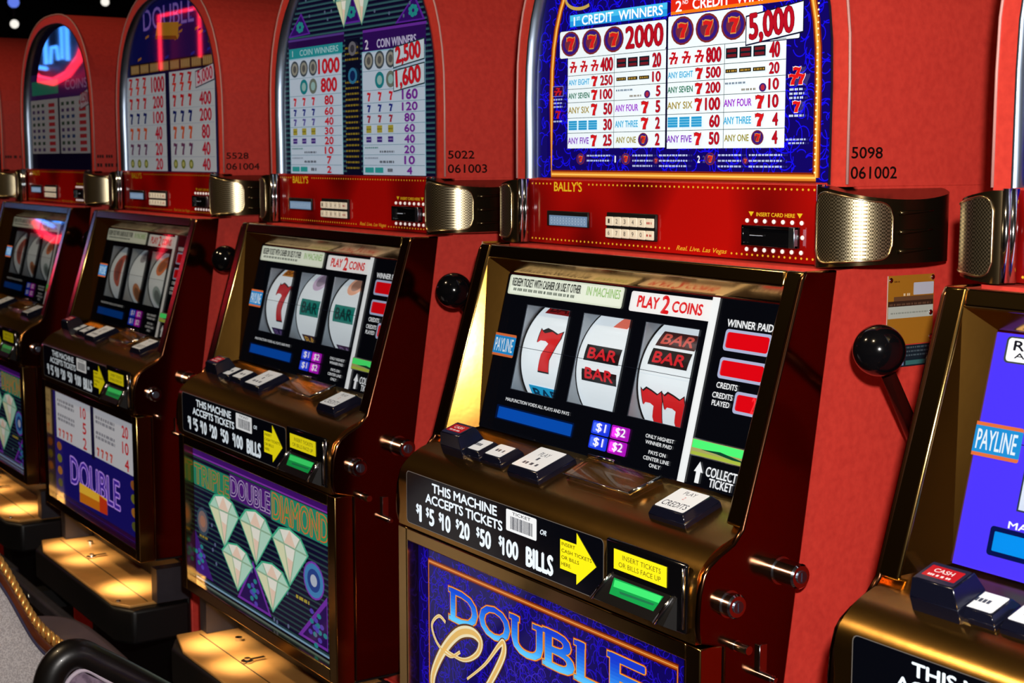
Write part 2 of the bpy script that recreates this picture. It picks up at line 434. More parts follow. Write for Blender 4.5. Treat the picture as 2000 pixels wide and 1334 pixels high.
def p_door(par):
    """brass door surround: right and left stiles, head and the rolled front lip under the button deck"""
    b = MB()
    for sx in (1, -1):
        xs = (.2655, .2895)
        x0, x1 = (xs if sx > 0 else (-xs[1], -xs[0]))
        b.hexa([fP(x0,.2525,-.03),fP(x1,.2525,-.03),fP(x1,.2525,0),fP(x0,.2525,0)][::-1], [fP(x0,0,-.03),fP(x1,0,-.03),fP(x1,0,0),fP(x0,0,0)][::-1])
    b.hexa([fP(-.2655,.0175,-.014),fP(.2655,.0175,-.014),fP(.2655,.0175,0),fP(-.2655,.0175,0)][::-1], [fP(-.2655,0,-.014),fP(.2655,0,-.014),fP(.2655,0,0),fP(-.2655,0,0)][::-1])
    return b.build('door_frame', BRASS, par, bevel=.0028, segs=3)
def p_reveal(par):
    """the sloping inner walls between the door front and the reel screen"""
    b = MB(); L = .2485
    A = [fP(-.2665,.0165,-.001),fP(.2665,.0165,-.001),fP(.2665,L,-.001),fP(-.2665,L,-.001)]
    B = [fS(-.2455,.0015,0),fS(.2455,.0015,0),fS(.2455,-.197,0),fS(-.2455,-.197,0)]
    b.add(A+B, [(0,3,7,4),(1,0,4,5),(2,1,5,6)])
    return b.build('reveal', REVEAL, par)
FL = [(-.0125,1.4195),(-.0545,1.4195),(-.0595,1.4115),(-.1295,1.1775),(-.140,1.1650),(-.158,1.1560),(-.170,1.1480),(-.1765,1.1400),(-.1815,1.122),(-.1835,1.100),(-.1830,1.085),(-.1800,1.0735),(-.1505,1.0665),(-.1515,.803),(-.0815,.803),(-.0740,.99)]
def p_flank(sx):
    def mk(par):
        b = MB(); x0, x1 = (.2845, .2912) if sx > 0 else (-.2912, -.2845)
        b.prism_x(FL[::1], x0, x1)
        return b.build('door_flank', FLANK, par, bevel=.0022, segs=2)
    return mk
def p_lip(par):
    b = MB(); P = [(-.0800,1.1900),(-.150,1.1645),(-.1605,1.1590),(-.1700,1.1510),(-.1765,1.1440),(-.1800,1.1360),(-.1812,1.1260),(-.1812,1.0720),(-.14,1.0720),(-.08,1.15)]
    b.prism_x(P, -.2850, .2850)
    o = b.build('button_deck', BRASSD, par, smooth=True); o.data.set_sharp_from_angle(angle=.35); return o
def p_bellyframe(par):
    b = MB()
    X, XI, z0, z1, zi0, zi1 = .2905, .2690, .8015, 1.0690, .8210, 1.0525
    y0, y1 = -.1800, -.1515
    for (a0,a1,c0,c1) in ((-X,-XI,z0,z1),(XI,X,z0,z1),(-XI,XI,z0,zi0),(-XI,XI,zi1,z1)):
        b.box(a0,a1,y0,y1,c0,c1)
    o = b.build('belly_door_frame', BRASS, par, bevel=.0016, segs=2)
    MB().box(-.2895,.2895,-.1505,-.08,.8005,1.071).build('belly_box', BLACKM, o)
    MB().box(-.2688,-.2672,-.1795,-.163,zi0,zi1).build('inner_reveal', BRASS, o); MB().box(.2672,.2688,-.1795,-.163,zi0,zi1).build('inner_reveal', BRASS, o)
    return o
def button(name, x0, x1, d0, d1, h, capmat, par, taper=.0035, lab=None, art=None):
    b = MB(); t = taper
    b.hexa([fD(x0-t,d0-t,0),fD(x1+t,d0-t,0),fD(x1+t,d1+t,0),fD(x0-t,d1+t,0)],[fD(x0-t,d0-t,h*.45),fD(x1+t,d0-t,h*.45),fD(x1+t,d1+t,h*.45),fD(x0-t,d1+t,h*.45)])
    b.hexa([fD(x0-t,d0-t,h*.45),fD(x1+t,d0-t,h*.45),fD(x1+t,d1+t,h*.45),fD(x0-t,d1+t,h*.45)],[fD(x0,d0,h),fD(x1,d0,h),fD(x1,d1,h),fD(x0,d1,h)])
    o = b.build(name, BUTTONB, par, bevel=.0007, segs=1)
    if lab: o['label'] = lab
    a = Art(); a.h = .0004
    a.rrect(x0+.0012, d0+.0012, x1-.0012, d1-.0012, .002, art['face'])
    if art.get('inner'): a.rrect(*art['inner'][0], .001, art['inner'][1])
    for t_ in art.get('text', []): a.text(*t_)
    for t_ in art.get('micro', []): a.micro(*t_)
    a.build('button_cap', lambda x, d, hh: fD(x, d, h+hh), capmat, o)
    return o
def cyl_x(x0, x1, y, z, r, n=20):
    return MB().tube([(x0,y,z),(x1,y,z)], r, n)
def p_lock(y, z, r, ln, keyed=True):
    def mk(par):
        b = MB(); x = .2912
        b.tube([(x-.001,y,z),(x+.003,y,z)], r*1.12, 24); b.tube([(x+.003,y,z),(x+ln-.002,y,z),(x+ln,y,z)], [r,r,r*.86], 24)
        o = b.build('lock', CHROME, par, smooth=True); o.data.set_sharp_from_angle(angle=.5)
        if keyed:
            k = MB(); k.tube([(x+ln,y,z),(x+ln+.0015,y,z)], r*.5, 16); k.box(x+ln+.001,x+ln+.0022,y-.0008,y+.0008,z-r*.35,z+r*.35)
            k.build('keyway', CHROMEB, o)
        return o
    return mk
def p_latch(par):
    b = MB(); x = .2912
    b.box(x-.001, x+.004, -.1085, -.0985, 1.0335, 1.0615)
    b.tube([(x-.001,-.104,1.031),(x+.018,-.104,1.031)], .0042, 14)
    b.tube([(x+.018,-.104,1.031),(x+.022,-.104,1.031)], .0030, 14)
    return b.build('side_latch', CHROME, par, bevel=.0006, segs=1)
def p_handle(par):
    root = MB().tube([(.287,.125,1.205),(.298,.125,1.205),(.308,.125,1.205)], [.018,.018,.013], 24).build('lever_hub', BLACK, par, smooth=True)
    root.data.set_sharp_from_angle(angle=.5)
    MB().tube([(.303,.122,1.207),(.322,.070,1.2500),(.3665,-.0335,1.3485)], [.0085,.0085,.0066], 14).build('lever_arm', mat('lever_brown', rgb(52, 14, 10), .22, .5), root, smooth=True)
    MB().sphere((.367,-.0345,1.3505), .0242, 40, 28).build('lever_ball', BLACK, root, smooth=True)
    return root
# --- prints that change from machine to machine
def pm(key, **k):
    if key not in MATS: MATS[key] = print_mat(key, **k)
    return MATS[key]
NAVY = (16, 6, 96); ROYAL = (22, 14, 226)
def swirls(a, n, x0, x1, z0, z1, inside, col=ROYAL, r=(.005,.013), w=.0013):
    for i in range(n):
        x = random.uniform(x0, x1); z = random.uniform(z0, z1)
        if not inside(x, z): continue
        R_ = random.uniform(*r); t0 = random.uniform(0, 6.28); t1 = t0+random.uniform(1.6, 3.6); e = random.uniform(.5, 1.6)
        pts = [(x+R_*math.cos(t0+(t1-t0)*k/8), z+R_*e*math.sin(t0+(t1-t0)*k/8)) for k in range(9)]
        if all(inside(*p) for p in pts): a.stroke(pts, w, col, same=True)
def in_sup(hw, z0, b, zb, m=.0):
    def f(x, z):
        if z < zb+m: return False
        if z <= z0: return abs(x) < hw-m
        return (abs(x)/(hw-m))**2.5+((z-z0)/(b-m))**2.5 < 1
    return f
def redseal(a, x, z, rx, rz):
    a.disc(x, z, rx, rz, (118, 40, 40)); a.disc(x, z, rx*.86, rz*.86, (52, 24, 120)); a.disc(x, z, rx*.60, rz*.60, (110, 40, 60))
    a.seven(x-rx*.40, z-rz*.5, x+rx*.45, z+rz*.52, (206, 28, 30), (206, 150, 70), .16)
def triple7(a, x, z, w_, h_, c=(190, 20, 30)):
    a.seven(x+w_*.25, z+h_*.35, x+w_*.75, z+h_, c); a.seven(x, z, x+w_*.52, z+h_*.62, c); a.seven(x+w_*.48, z, x+w_, z+h_*.62, c)
def top_c(a):
    a.fan(superell(.2645, 1.60, .2425, 1.503), NAVY)
    a.h += a.step
    swirls(a, 1500, -.262, .262, 1.504, 1.84, in_sup(.2635, 1.60, .2415, 1.503, .001))
    for off, c, wd in ((0, (120, 34, 8), .0105), (0, (206, 120, 36), .0065), (-.0005, (250, 196, 92), .0022)):
        a.stroke(superell(.2320+off, 1.60, .212, 1.5075)+[(.2320+off, 1.5075)], wd, c)
    for i in range(60):
        z = 1.512+i*.0031; a.rect(.2288,z,.2312,z+.0016,(255,240,190)).same() if i % 2 == 0 else None
    a.h += a.step
    # 1st / 2nd credit headers
    a.poly([(-.1932,1.6870),(-.006,1.6862),(-.006,1.7012),(-.1932,1.7012)], (34,150,226)).poly([(-.1932,1.6940),(-.006,1.6940),(-.006,1.7012),(-.1932,1.7012)], (70,190,240))
    a.text('1', -.1850, 1.6885, -.1828, 1.6985, (245,250,255), .03).text('ST', -.179, 1.6945, -.1725, 1.6985, (245,250,255), .02)
    a.text('CREDIT  WINNERS', -.168, 1.6882, -.014, 1.6990, (245,250,255), .035)
    a.poly([(.0005,1.6864),(.190,1.6864),(.190,1.7030),(.0005,1.7030)], (236,120,20)).poly([(.0005,1.6900),(.190,1.6900),(.190,1.7030),(.0005,1.7030)], (222,40,18))
    a.text('2', .009, 1.6895, .019, 1.7010, (250,250,255), .03).text('ND', .021, 1.6968, .030, 1.7010, (250,250,255), .02)
    a.text('CREDIT  WINNERS', .038, 1.6900, .188, 1.7012, (250,250,255), .035)
    # gold script curl and title above the headers
    a.stroke([(-.172+.03*math.cos(t/8.0), 1.722+.014*math.sin(t/8.0)) for t in range(0, 44)], .004, (190,160,80))
    a.text('DOUBLE', -.12, 1.735, .12, 1.772, (70,120,240), .03, outline=[((240,160,50), .05)])
    # tables
    W = (232, 244, 250); gl = (20, 60, 66)
    a.rrect(-.2145,1.6495,-.0065,1.6832,.003,(20,16,60)).rrect(-.2138,1.6500,-.0070,1.6826,.003,W)
    a.rrect(-.0035,1.6495,.150,1.6850,.002,W)
    a.rect(-.1967,1.5395,-.0068,1.6500,W); a.rect(-.0035,1.5380,.1858,1.6500,W); a.rect(-.0068,1.538,-.0035,1.684,(8,6,40))
    a.rrect(.130,1.6470,.2060,1.6545,.002,(20,16,60)).rrect(.160,1.6480,.2045,1.6540,.002,W)
    for k, z in enumerate((1.6490,1.6279,1.6117,1.5953,1.5764,1.5581)):
        a.rect(-.1967,z-.0003,-.0068,z+.0003,gl).same().rect(-.0035,z-.0003,.1858,z+.0003,gl).same()
    a.h += a.step
    a.rect(-.1029,1.5395,-.1022,1.649,gl).rect(.0917,1.538,.0924,1.649,gl)
    for i in range(3):
        redseal(a, -.1915+.0437*i, 1.6668, .0195, .0152)
    for i in range(3): redseal(a, .0215+.0420*i, 1.6680, .0195, .0158)
    N_ = (178, 16, 34)
    def num(t, x0, z0, x1, z1, c=N_): a.text(t, x0, z0, x1, z1, c, .04, outline=[((90,8,20), .015)])
    num('2000', -.0800, 1.6545, -.0125, 1.6790)
    a.poly([(.1248,1.6445),(.2110,1.6530),(.2110,1.6852),(.1248,1.6760)],(20,20,50)).poly([(.1262,1.6462),(.2095,1.6545),(.2095,1.6838),(.1262,1.6745)],W)
    a.text('5,000', .1310, 1.6490, .1960, 1.6790, N_, .04, outline=[((90,8,20), .015)], rot=.06)
    rowz = [(1.6290,1.6480),(1.6128,1.6268),(1.5965,1.6105),(1.5780,1.5940),(1.5596,1.5752),(1.5408,1.5568)]
    A_ = [('777','400','bar3','20'),('EIGHT','250','bar1','10'),('SEVEN','100','mini','5'),('SIX','50','FOUR','5'),('blue','30','THREE','2'),('FIVE','25','ONE','2')]
    B_ = ['800','500','200','100','60','50']; B2 = ['40','20','10','10','4','4']
    cw = {'EIGHT':(60,170,215),'SEVEN':(20,110,80),'SIX':(160,140,50),'FIVE':(130,60,190),'FOUR':(150,40,200),'THREE':(60,170,215),'ONE':(150,140,40)}
    for side, x in ((0,-.1967),(1,-.0035)):
        for k, (z0, z1) in enumerate(rowz):
            zc = (z0+z1)/2; hh = (z1-z0)*.40; l, nl, r_, nr = A_[k]
            if side: nl, nr = B_[k], B2[k]
            w1 = .0075*len(nl)+.001
            num(nl, x+.0925-w1-.001, zc-hh, x+.0925-.001, zc+hh)
            if l == '777':
                for i in range(3): triple7(a, x+.004+.022*i, zc-hh*.9, .016, hh*1.8)
            elif l == 'blue':
                for i in range(3):
                    a.rect(x+.004+.0205*i, zc-hh*.9, x+.0215+.0205*i, zc+hh*.9, (40,150,205))
                    for j in range(3): a.rect(x+.004+.0205*i, zc-hh*.45+j*hh*.45-.0003, x+.0215+.0205*i, zc-hh*.45+j*hh*.45+.0003, (150,215,240)).same()
                a.h += a.step
            else:
                a.text('ANY '+l, x+.003, zc-hh*.6, x+.046, zc+hh*.6, cw[l], .03)
                a.seven(x+.050, zc-hh*1.05, x+.062, zc+hh*1.05, (205,24,30), (110,10,20), .08)
            xx = x+.0955
            w2 = .0072*len(nr); num(nr, xx+.0860-w2, zc-hh, xx+.0860, zc+hh)
            if r_ == 'bar3':
                for i in range(3):
                    a.rect(xx+.004+.0215*i, zc-.0055, xx+.0225+.0215*i, zc+.0055, (12,30,40))
                    for j in range(2): a.rect(xx+.006+.0215*i, zc-.0042+.0052*j, xx+.0205+.0215*i, zc-.0012+.0052*j, (110,24,34)).same()
                a.h += a.step
            elif r_ == 'bar1':
                for i in range(3): a.rect(xx+.004+.0215*i, zc-.002, xx+.0225+.0215*i, zc+.002, (40,34,20)).micro(xx+.006+.0215*i, zc-.0009, xx+.0215+.0215*i, zc+.0009, (190,150,60))
            elif r_ == 'mini':
                a.micro(xx+.004, zc+.0022, xx+.036, zc+.0042, (60,90,120)); a.micro(xx+.03, zc-.0052, xx+.052, zc-.0030, (120,110,90))
                a.disc(xx+.0625, zc-.003, .0055, .0045, (60,30,110)).disc(xx+.0625, zc-.003, .003, .003, (170,40,60))
            elif r_ == 'ONE':
                a.text('ANY ONE', xx+.005, zc-hh*.55, xx+.043, zc+hh*.55, cw[r_], .03); redseal(a, xx+.0565, zc, .0095, .0078)
            else:
                a.text('ANY '+r_, xx+.003, zc-hh*.6, xx+.046, zc+hh*.6, cw[r_], .03)
                a.seven(xx+.052, zc-hh*1.05, xx+.065, zc+hh*1.05, (205,24,30), (110,10,20), .08)
    # margins
    triple7(a, .1920, 1.6005, .0255, .0195, (250,235,230)); triple7(a, .1930, 1.6012, .0235, .0180, (214,24,24))
    for i, z in enumerate((1.5955,1.5912,1.5870)): a.micro(.195, z, .216, z+.0022, (210,225,250))
    a.seven(.1995,1.5735,.2110,1.5850,(214,24,24),(250,235,230),.12); a.micro(.195,1.5690,.216,1.5712,(210,225,250))
    a.micro(.191,1.5452,.220,1.5470,(190,205,240)); a.micro(.195,1.5415,.218,1.5433,(190,205,240))
    a.rrect(-.2250,1.6035,-.2020,1.6165,.001,(120,120,220)).rrect(-.2242,1.6043,-.2028,1.6157,.001,(50,10,60)); triple7(a, -.2222, 1.6050, .0170, .0095, (190,24,34))
    for z in (1.5990,1.5945,1.5900,1.5720): a.micro(-.2230, z, -.2040, z+.002, (180,195,240))
    a.seven(-.2190,1.5765,-.2080,1.5865,(170,24,34))
    for x, t in ((-.165,None),(-.075,'1'),(.075,'2')):
        redseal(a, x, 1.5265, .0085, .0068)
        if t: a.text(t, x-.021, 1.5225, x-(.0192 if t == '1' else .017), 1.5300, (235,240,255), .04)
        for j, z in enumerate((1.5295,1.5235,1.5175)):
            if t is None and j == 2: continue
            a.micro(x+.013, z, x+(.060 if t is None else .050), z+.0020, (190,205,245))
            if t: a.micro(x+.062, z, x+.112, z+.0020, (190,205,245))
        if t: redseal(a, x+.0565, 1.5245, .0045, .0036)
def top_b(a, small=False):
    a.fan(superell(.2645, 1.60, .2425, 1.5015), (18, 12, 46)); a.h += a.step
    inb = in_sup(.262, 1.60, .2400, 1.5, .001)
    z = 1.506
    while z < 1.83:       # ribbed metal print
        xm = .262 if z <= 1.60 else (.2625*(max(0, 1-((z-1.6)/.2405)**2.5))**.4)
        a.rect(-xm, z, xm, z+.0028, (54,96,104)).same().rect(-xm, z+.0028, xm, z+.0042, (24,36,60)).same(); z += .0078
    a.h += a.step
    # purple banding, triangles with turquoise leaves
    a.rect(-.244,1.7080,-.040,1.7240,(44,16,78)).rect(.022,1.6860,.214,1.7210,(50,18,96)).rect(.022,1.7175,.216,1.7215,(110,50,170)).rect(-.244,1.7200,-.040,1.7235,(90,60,150))
    for p, q in (([(-.244,1.727),(-.160,1.729),(-.193,1.765)], (-.198,1.742)), ([(.124,1.724),(.212,1.724),(.182,1.762)], (.178,1.739)), ([(-.044,1.735),(.016,1.735),(-.014,1.785)], (-.014,1.752))):
        a.fan(p, (96,40,168)); cx = sum(t[0] for t in p)/3; cy = sum(t[1] for t in p)/3
        a.fan([(cx+(t[0]-cx)*.82, cy+(t[1]-cy)*.82) for t in p], (52,18,110))
        for i in range(7):
            an = i*.9; a.disc(q[0]+.009*math.cos(an), q[1]+.006*math.sin(an), .006, .0035, (40,150,150), 8).same()
        a.h += a.step
    for i in range(16): a.disc(random.uniform(-.19,.19), random.uniform(1.73,1.79), .0028, .0028, (90,110,140), 8).same()
    a.h += a.step
    for x, z_ in ((-.072,1.800),(.000,1.802),(.068,1.800),(-.040,1.760),(.020,1.760)): a.diamond(x, z_, .052, .058, 0, (150,200,190), (40,120,110))
    for x, t in ((-.156,'TRIPLE'),(.0,'DOUBLE'),(.150,'DIAMOND')):
        pass
    a.rect(-.036,1.503,.014,1.712,(14,16,40))
    W = (196, 214, 236); L = (70, 130, 150); R_ = (206, 30, 44); V = (120, 40, 160)
    a.rect(-.242,1.5025,-.048,1.6920,(150,200,225)).rect(-.2400,1.5025,-.0500,1.6900,W)
    a.rect(.0195,1.5025,.2120,1.6890,(150,200,225)).rect(.0215,1.5025,.2100,1.6870,W)
    a.rect(-.241,1.6920,-.0450,1.7085,(40,150,160)).text('1', -.2285, 1.6955, -.2265, 1.7050, (190,225,235), .02).text('COIN WINNERS', -.200, 1.6955, -.060, 1.7050, (170,215,225), .02)
    a.text('2', .030, 1.6925, .040, 1.7060, (220,215,240), .03).text('COIN WINNERS', .068, 1.6925, .186, 1.7050, (200,195,230), .03)
    rows = [1.6900,1.6590,1.6300,1.6110,1.5950,1.5790,1.5640,1.5480,1.5330,1.5170,1.5025]
    nl = ['1000','800','80','60','40','30','20','10','7','2']; nr = ['','','160','120','80','60','40','20','10','4']
    for k in range(10):
        z1, z0 = rows[k], rows[k+1]; zc = (z0+z1)/2; hh = (z1-z0)*.36
        for x, num, c in ((-.2400,nl[k],R_),(.0215,nr[k],V if k > 1 else R_)):
            if k < 9: a.rect(x, z0-.0003, x+.190, z0+.0003, L).same()
            a.h += a.step
            wn = (.0185 if k < 2 else .0150)*len(num) if num else 0
            if num:
                xc = x+.146; a.text(num, xc-wn/2, zc-hh, xc+wn/2, zc+hh, c, .05, outline=[((110,20,60), .012)])
            for i in range(3):
                sx = x+.020+.0345*i
                if k == 0: a.disc(sx, zc, .0155, .0135, (70,80,90)).disc(sx, zc, .0115, .010, (150,150,140)).disc(sx, zc, .006, .006, (90,90,90))
                elif k == 1 and i > 0: a.disc(sx, zc, .0145, .0125, (30,130,140) if i == 1 else (110,120,110)).disc(sx, zc, .008, .007, (150,190,190))
                elif k in (2,3,4): a.seven(sx-.006, zc-hh, sx+.006, zc+hh, ((206,30,44),(30,40,130),(90,80,160))[k-2] if x < 0 or k != 4 else (160,40,60))
                elif k == 5: a.rect(sx-.008, zc-.0055, sx+.008, zc+.0055, (170,160,60)).micro(sx-.007, zc-.001, sx+.007, zc+.001, (90,90,40))
                elif k == 6: a.rect(sx-.008, zc-.0042, sx+.008, zc+.0042, (66,40,130)).micro(sx-.007, zc-.001, sx+.007, zc+.001, (170,160,210))
            if k == 7: a.micro(x+.008, zc+.002, x+.05, zc+.0042, (40,120,110)); a.micro(x+.055, zc-.0045, x+.10, zc-.0015, (60,60,70))
            if k == 8: a.micro(x+.008, zc+.002, x+.05, zc+.0040, (110,120,140)); a.micro(x+.055, zc-.0045, x+.10, zc-.0010, (40,40,50))
            if k == 9: a.rect(x+.008, zc-.004, x+.036, zc+.004, (50,160,160)).rect(x+.040, zc-.004, x+.066, zc+.004, (50,160,160)).micro(x+.08, zc-.0025, x+.10, zc+.0025, (40,40,50))
    # centre column notes
    for k in range(22):
        z_ = 1.6960-k*.0088
        if 3 <= k <= 5: continue
        a.micro(-.033, z_, .011, z_+.0030, (150,130,40), .8)
    a.disc(-.008,1.6960,.013,.011,(110,110,120)).disc(-.008,1.6960,.007,.006,(60,60,70)); a.disc(-.008,1.6545,.015,.0125,(50,120,160)).disc(-.008,1.6545,.009,.008,(20,40,90))
    for z0, z1, t in ((1.6600,1.6975,'2,500'),(1.6255,1.6635,'1,600')):
        a.poly([(.1215,z0-.001),(.2145,z0+.008),(.2145,z1+.001),(.1215,z1-.007)], (30,60,70)).poly([(.1235,z0+.001),(.2128,z0+.0098),(.2128,z1-.001),(.1235,z1-.009)], (206,222,236))
        a.text(t, .130, z0+.0055, .202, z1-.0055, R_, .05, outline=[((110,10,30), .015)], rot=.08)
def top_a(a):
    a.fan(superell(.2645, 1.60, .2425, 1.5015), (20, 22, 96)); a.h += a.step
    for i in range(26):
        x = random.uniform(-.2,.2); z = random.uniform(1.72,1.8)
        a.poly([(x,z),(x+.02,z+.003),(x+.022,z+.008),(x+.002,z+.005)], random.choice([(30,50,170),(180,120,50),(24,36,130)])).same()
    a.h += a.step
    a.text('DOUBLE', -.150, 1.785, .125, 1.828, (150,120,220), .0, outline=[((60,40,160), .03)])
    a.poly([(-.084,1.765),(.040,1.757),(.047,1.790),(-.070,1.797)], (190,140,40)).poly([(-.084,1.765),(.040,1.757),(.030,1.765),(-.080,1.772)], (130,80,20))
    a.rect(-.240,1.698,.222,1.722,(30,20,40))
    for i in range(8):
        x = -.232+.0565*i; a.rect(x,1.701,x+.050,1.719,(150,110,60)).same()
    a.h += a.step
    for i in range(8):
        x = -.232+.0565*i
        for j in range(5): a.rect(x+.004+.009*j,1.703,x+.009+.009*j,1.717,(190,160,110)).same()
    a.h += a.step
    W = (205, 215, 228)
    a.rect(-.262,1.5025,-.034,1.6955,W); a.rect(-.012,1.5025,.220,1.6965,W); a.rect(-.034,1.5025,-.012,1.70,(24,20,60))
    rows = [1.6955,1.6560,1.6250,1.5950,1.5620,1.5310,1.5025]; cs = [(200,30,40),(200,30,40),(24,34,110),(214,90,40),(110,60,100),(120,130,40)]
    nl = ['1000','200','100','40','20','20']; nr = ['','400','200','80','40','40']
    for k in range(6):
        z1, z0 = rows[k], rows[k+1]; zc = (z0+z1)/2; hh = (z1-z0)*.38
        for x, n_ in ((-.262,nl[k]),(-.012,nr[k])):
            for i in range(3):
                sx = x+.026+.041*i
                if k == 5: a.disc(sx, zc, .011, .009, cs[k]).disc(sx, zc, .006, .005, (190,190,120))
                elif k == 0: a.seven(sx-.011, zc, sx+.011, z1-.002, cs[0]); a.seven(sx-.011, z0+.002, sx+.011, zc, (220,60,50))
                else: a.seven(sx-.010, zc-hh, sx+.010, zc+hh, cs[k])
            if n_:
                wn = .0190*len(n_) if len(n_) < 4 else .072
                a.text(n_, x+.185-wn/2, zc-hh, x+.185+wn/2, zc+hh, (196,36,60), .05)
            a.rect(x, z0-.0002, x+.228, z0+.0003, (150,160,190))
    a.poly([(.128,1.660),(.222,1.672),(.222,1.704),(.128,1.692)], (40,40,60)).poly([(.130,1.662),(.220,1.674),(.220,1.702),(.130,1.690)], (222,205,222))
    a.text('5,000', .138, 1.668, .213, 1.695, (200,50,80), .04, rot=.1)
def top_z(a):
    a.fan(superell(.2645, 1.60, .2425, 1.5015), (22, 14, 48)); a.h += a.step
    a.rect(-.26,1.672,.255,1.735,(70,40,110)).rect(-.236,1.684,-.015,1.718,(50,150,130)).text('COINS', .040,1.690,.205,1.712,(150,130,190),.03)
    W = (176, 178, 190)
    a.rect(-.250,1.540,-.022,1.672,W).rect(-.008,1.540,.222,1.672,W)
    for x in (-.250,-.008):
        for k in range(8):
            z = 1.663-k*.0155
            for i in range(3): a.rect(x+.012+.04*i, z-.009, x+.034+.04*i, z-.001, ((60,80,70),(80,60,110),(50,70,120))[k % 3]).same()
            a.rect(x+.150, z-.010, x+.200, z-.001, (170,50,60)).same()
    a.h += a.step
    a.poly([(.150,1.640),(.226,1.652),(.226,1.690),(.150,1.676)], (30,20,50)).poly([(.152,1.642),(.224,1.654),(.224,1.688),(.152,1.674)], (190,170,190))
    a.text('2,500', .158,1.652,.218,1.680,(160,40,70),.03)
def strip_art(a):
    # printed border dots, card reader lettering
    a.h = .0002; O = (250, 190, 50)
    n = 64
    for i in range(n):
        x = -.253+i*.506/(n-1)
        if not (-.212 < x < -.139): a.disc(x, 1.4958, .0015, .0013, O, 6).same()
        if not (.024 < x < .122): a.disc(x, 1.4265, .0015, .0013, O, 6).same()
    for i in range(1, 12): a.disc(.2545, 1.4265+i*.00578, .0013, .0013, O, 6).same()
    a.h += a.step
    a.text("BALLY'S", -.2050, 1.4868, -.1470, 1.4985, (250,205,40), .02)
    a.text('Real. Live. Las Vegas', .0330, 1.4238, .1170, 1.4305, (250,190,50), .01, shear=.35)
    a.poly([(.1500,1.4718),(.1580,1.4718),(.1540,1.4668)], (250,210,40)).poly([(.2215,1.4718),(.2295,1.4718),(.2255,1.4668)], (250,210,40))
    a.text('INSERT CARD HERE', .1620,1.4672,.2185,1.4712,(250,200,40),.03)
STRIPM = {}
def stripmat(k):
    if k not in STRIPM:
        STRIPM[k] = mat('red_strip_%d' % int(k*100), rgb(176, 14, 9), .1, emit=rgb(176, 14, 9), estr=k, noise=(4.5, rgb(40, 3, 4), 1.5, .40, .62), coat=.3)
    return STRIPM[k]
def belly_frame(a, c=NAVY): a.rect(-.267,.8215,.267,1.0525,c)
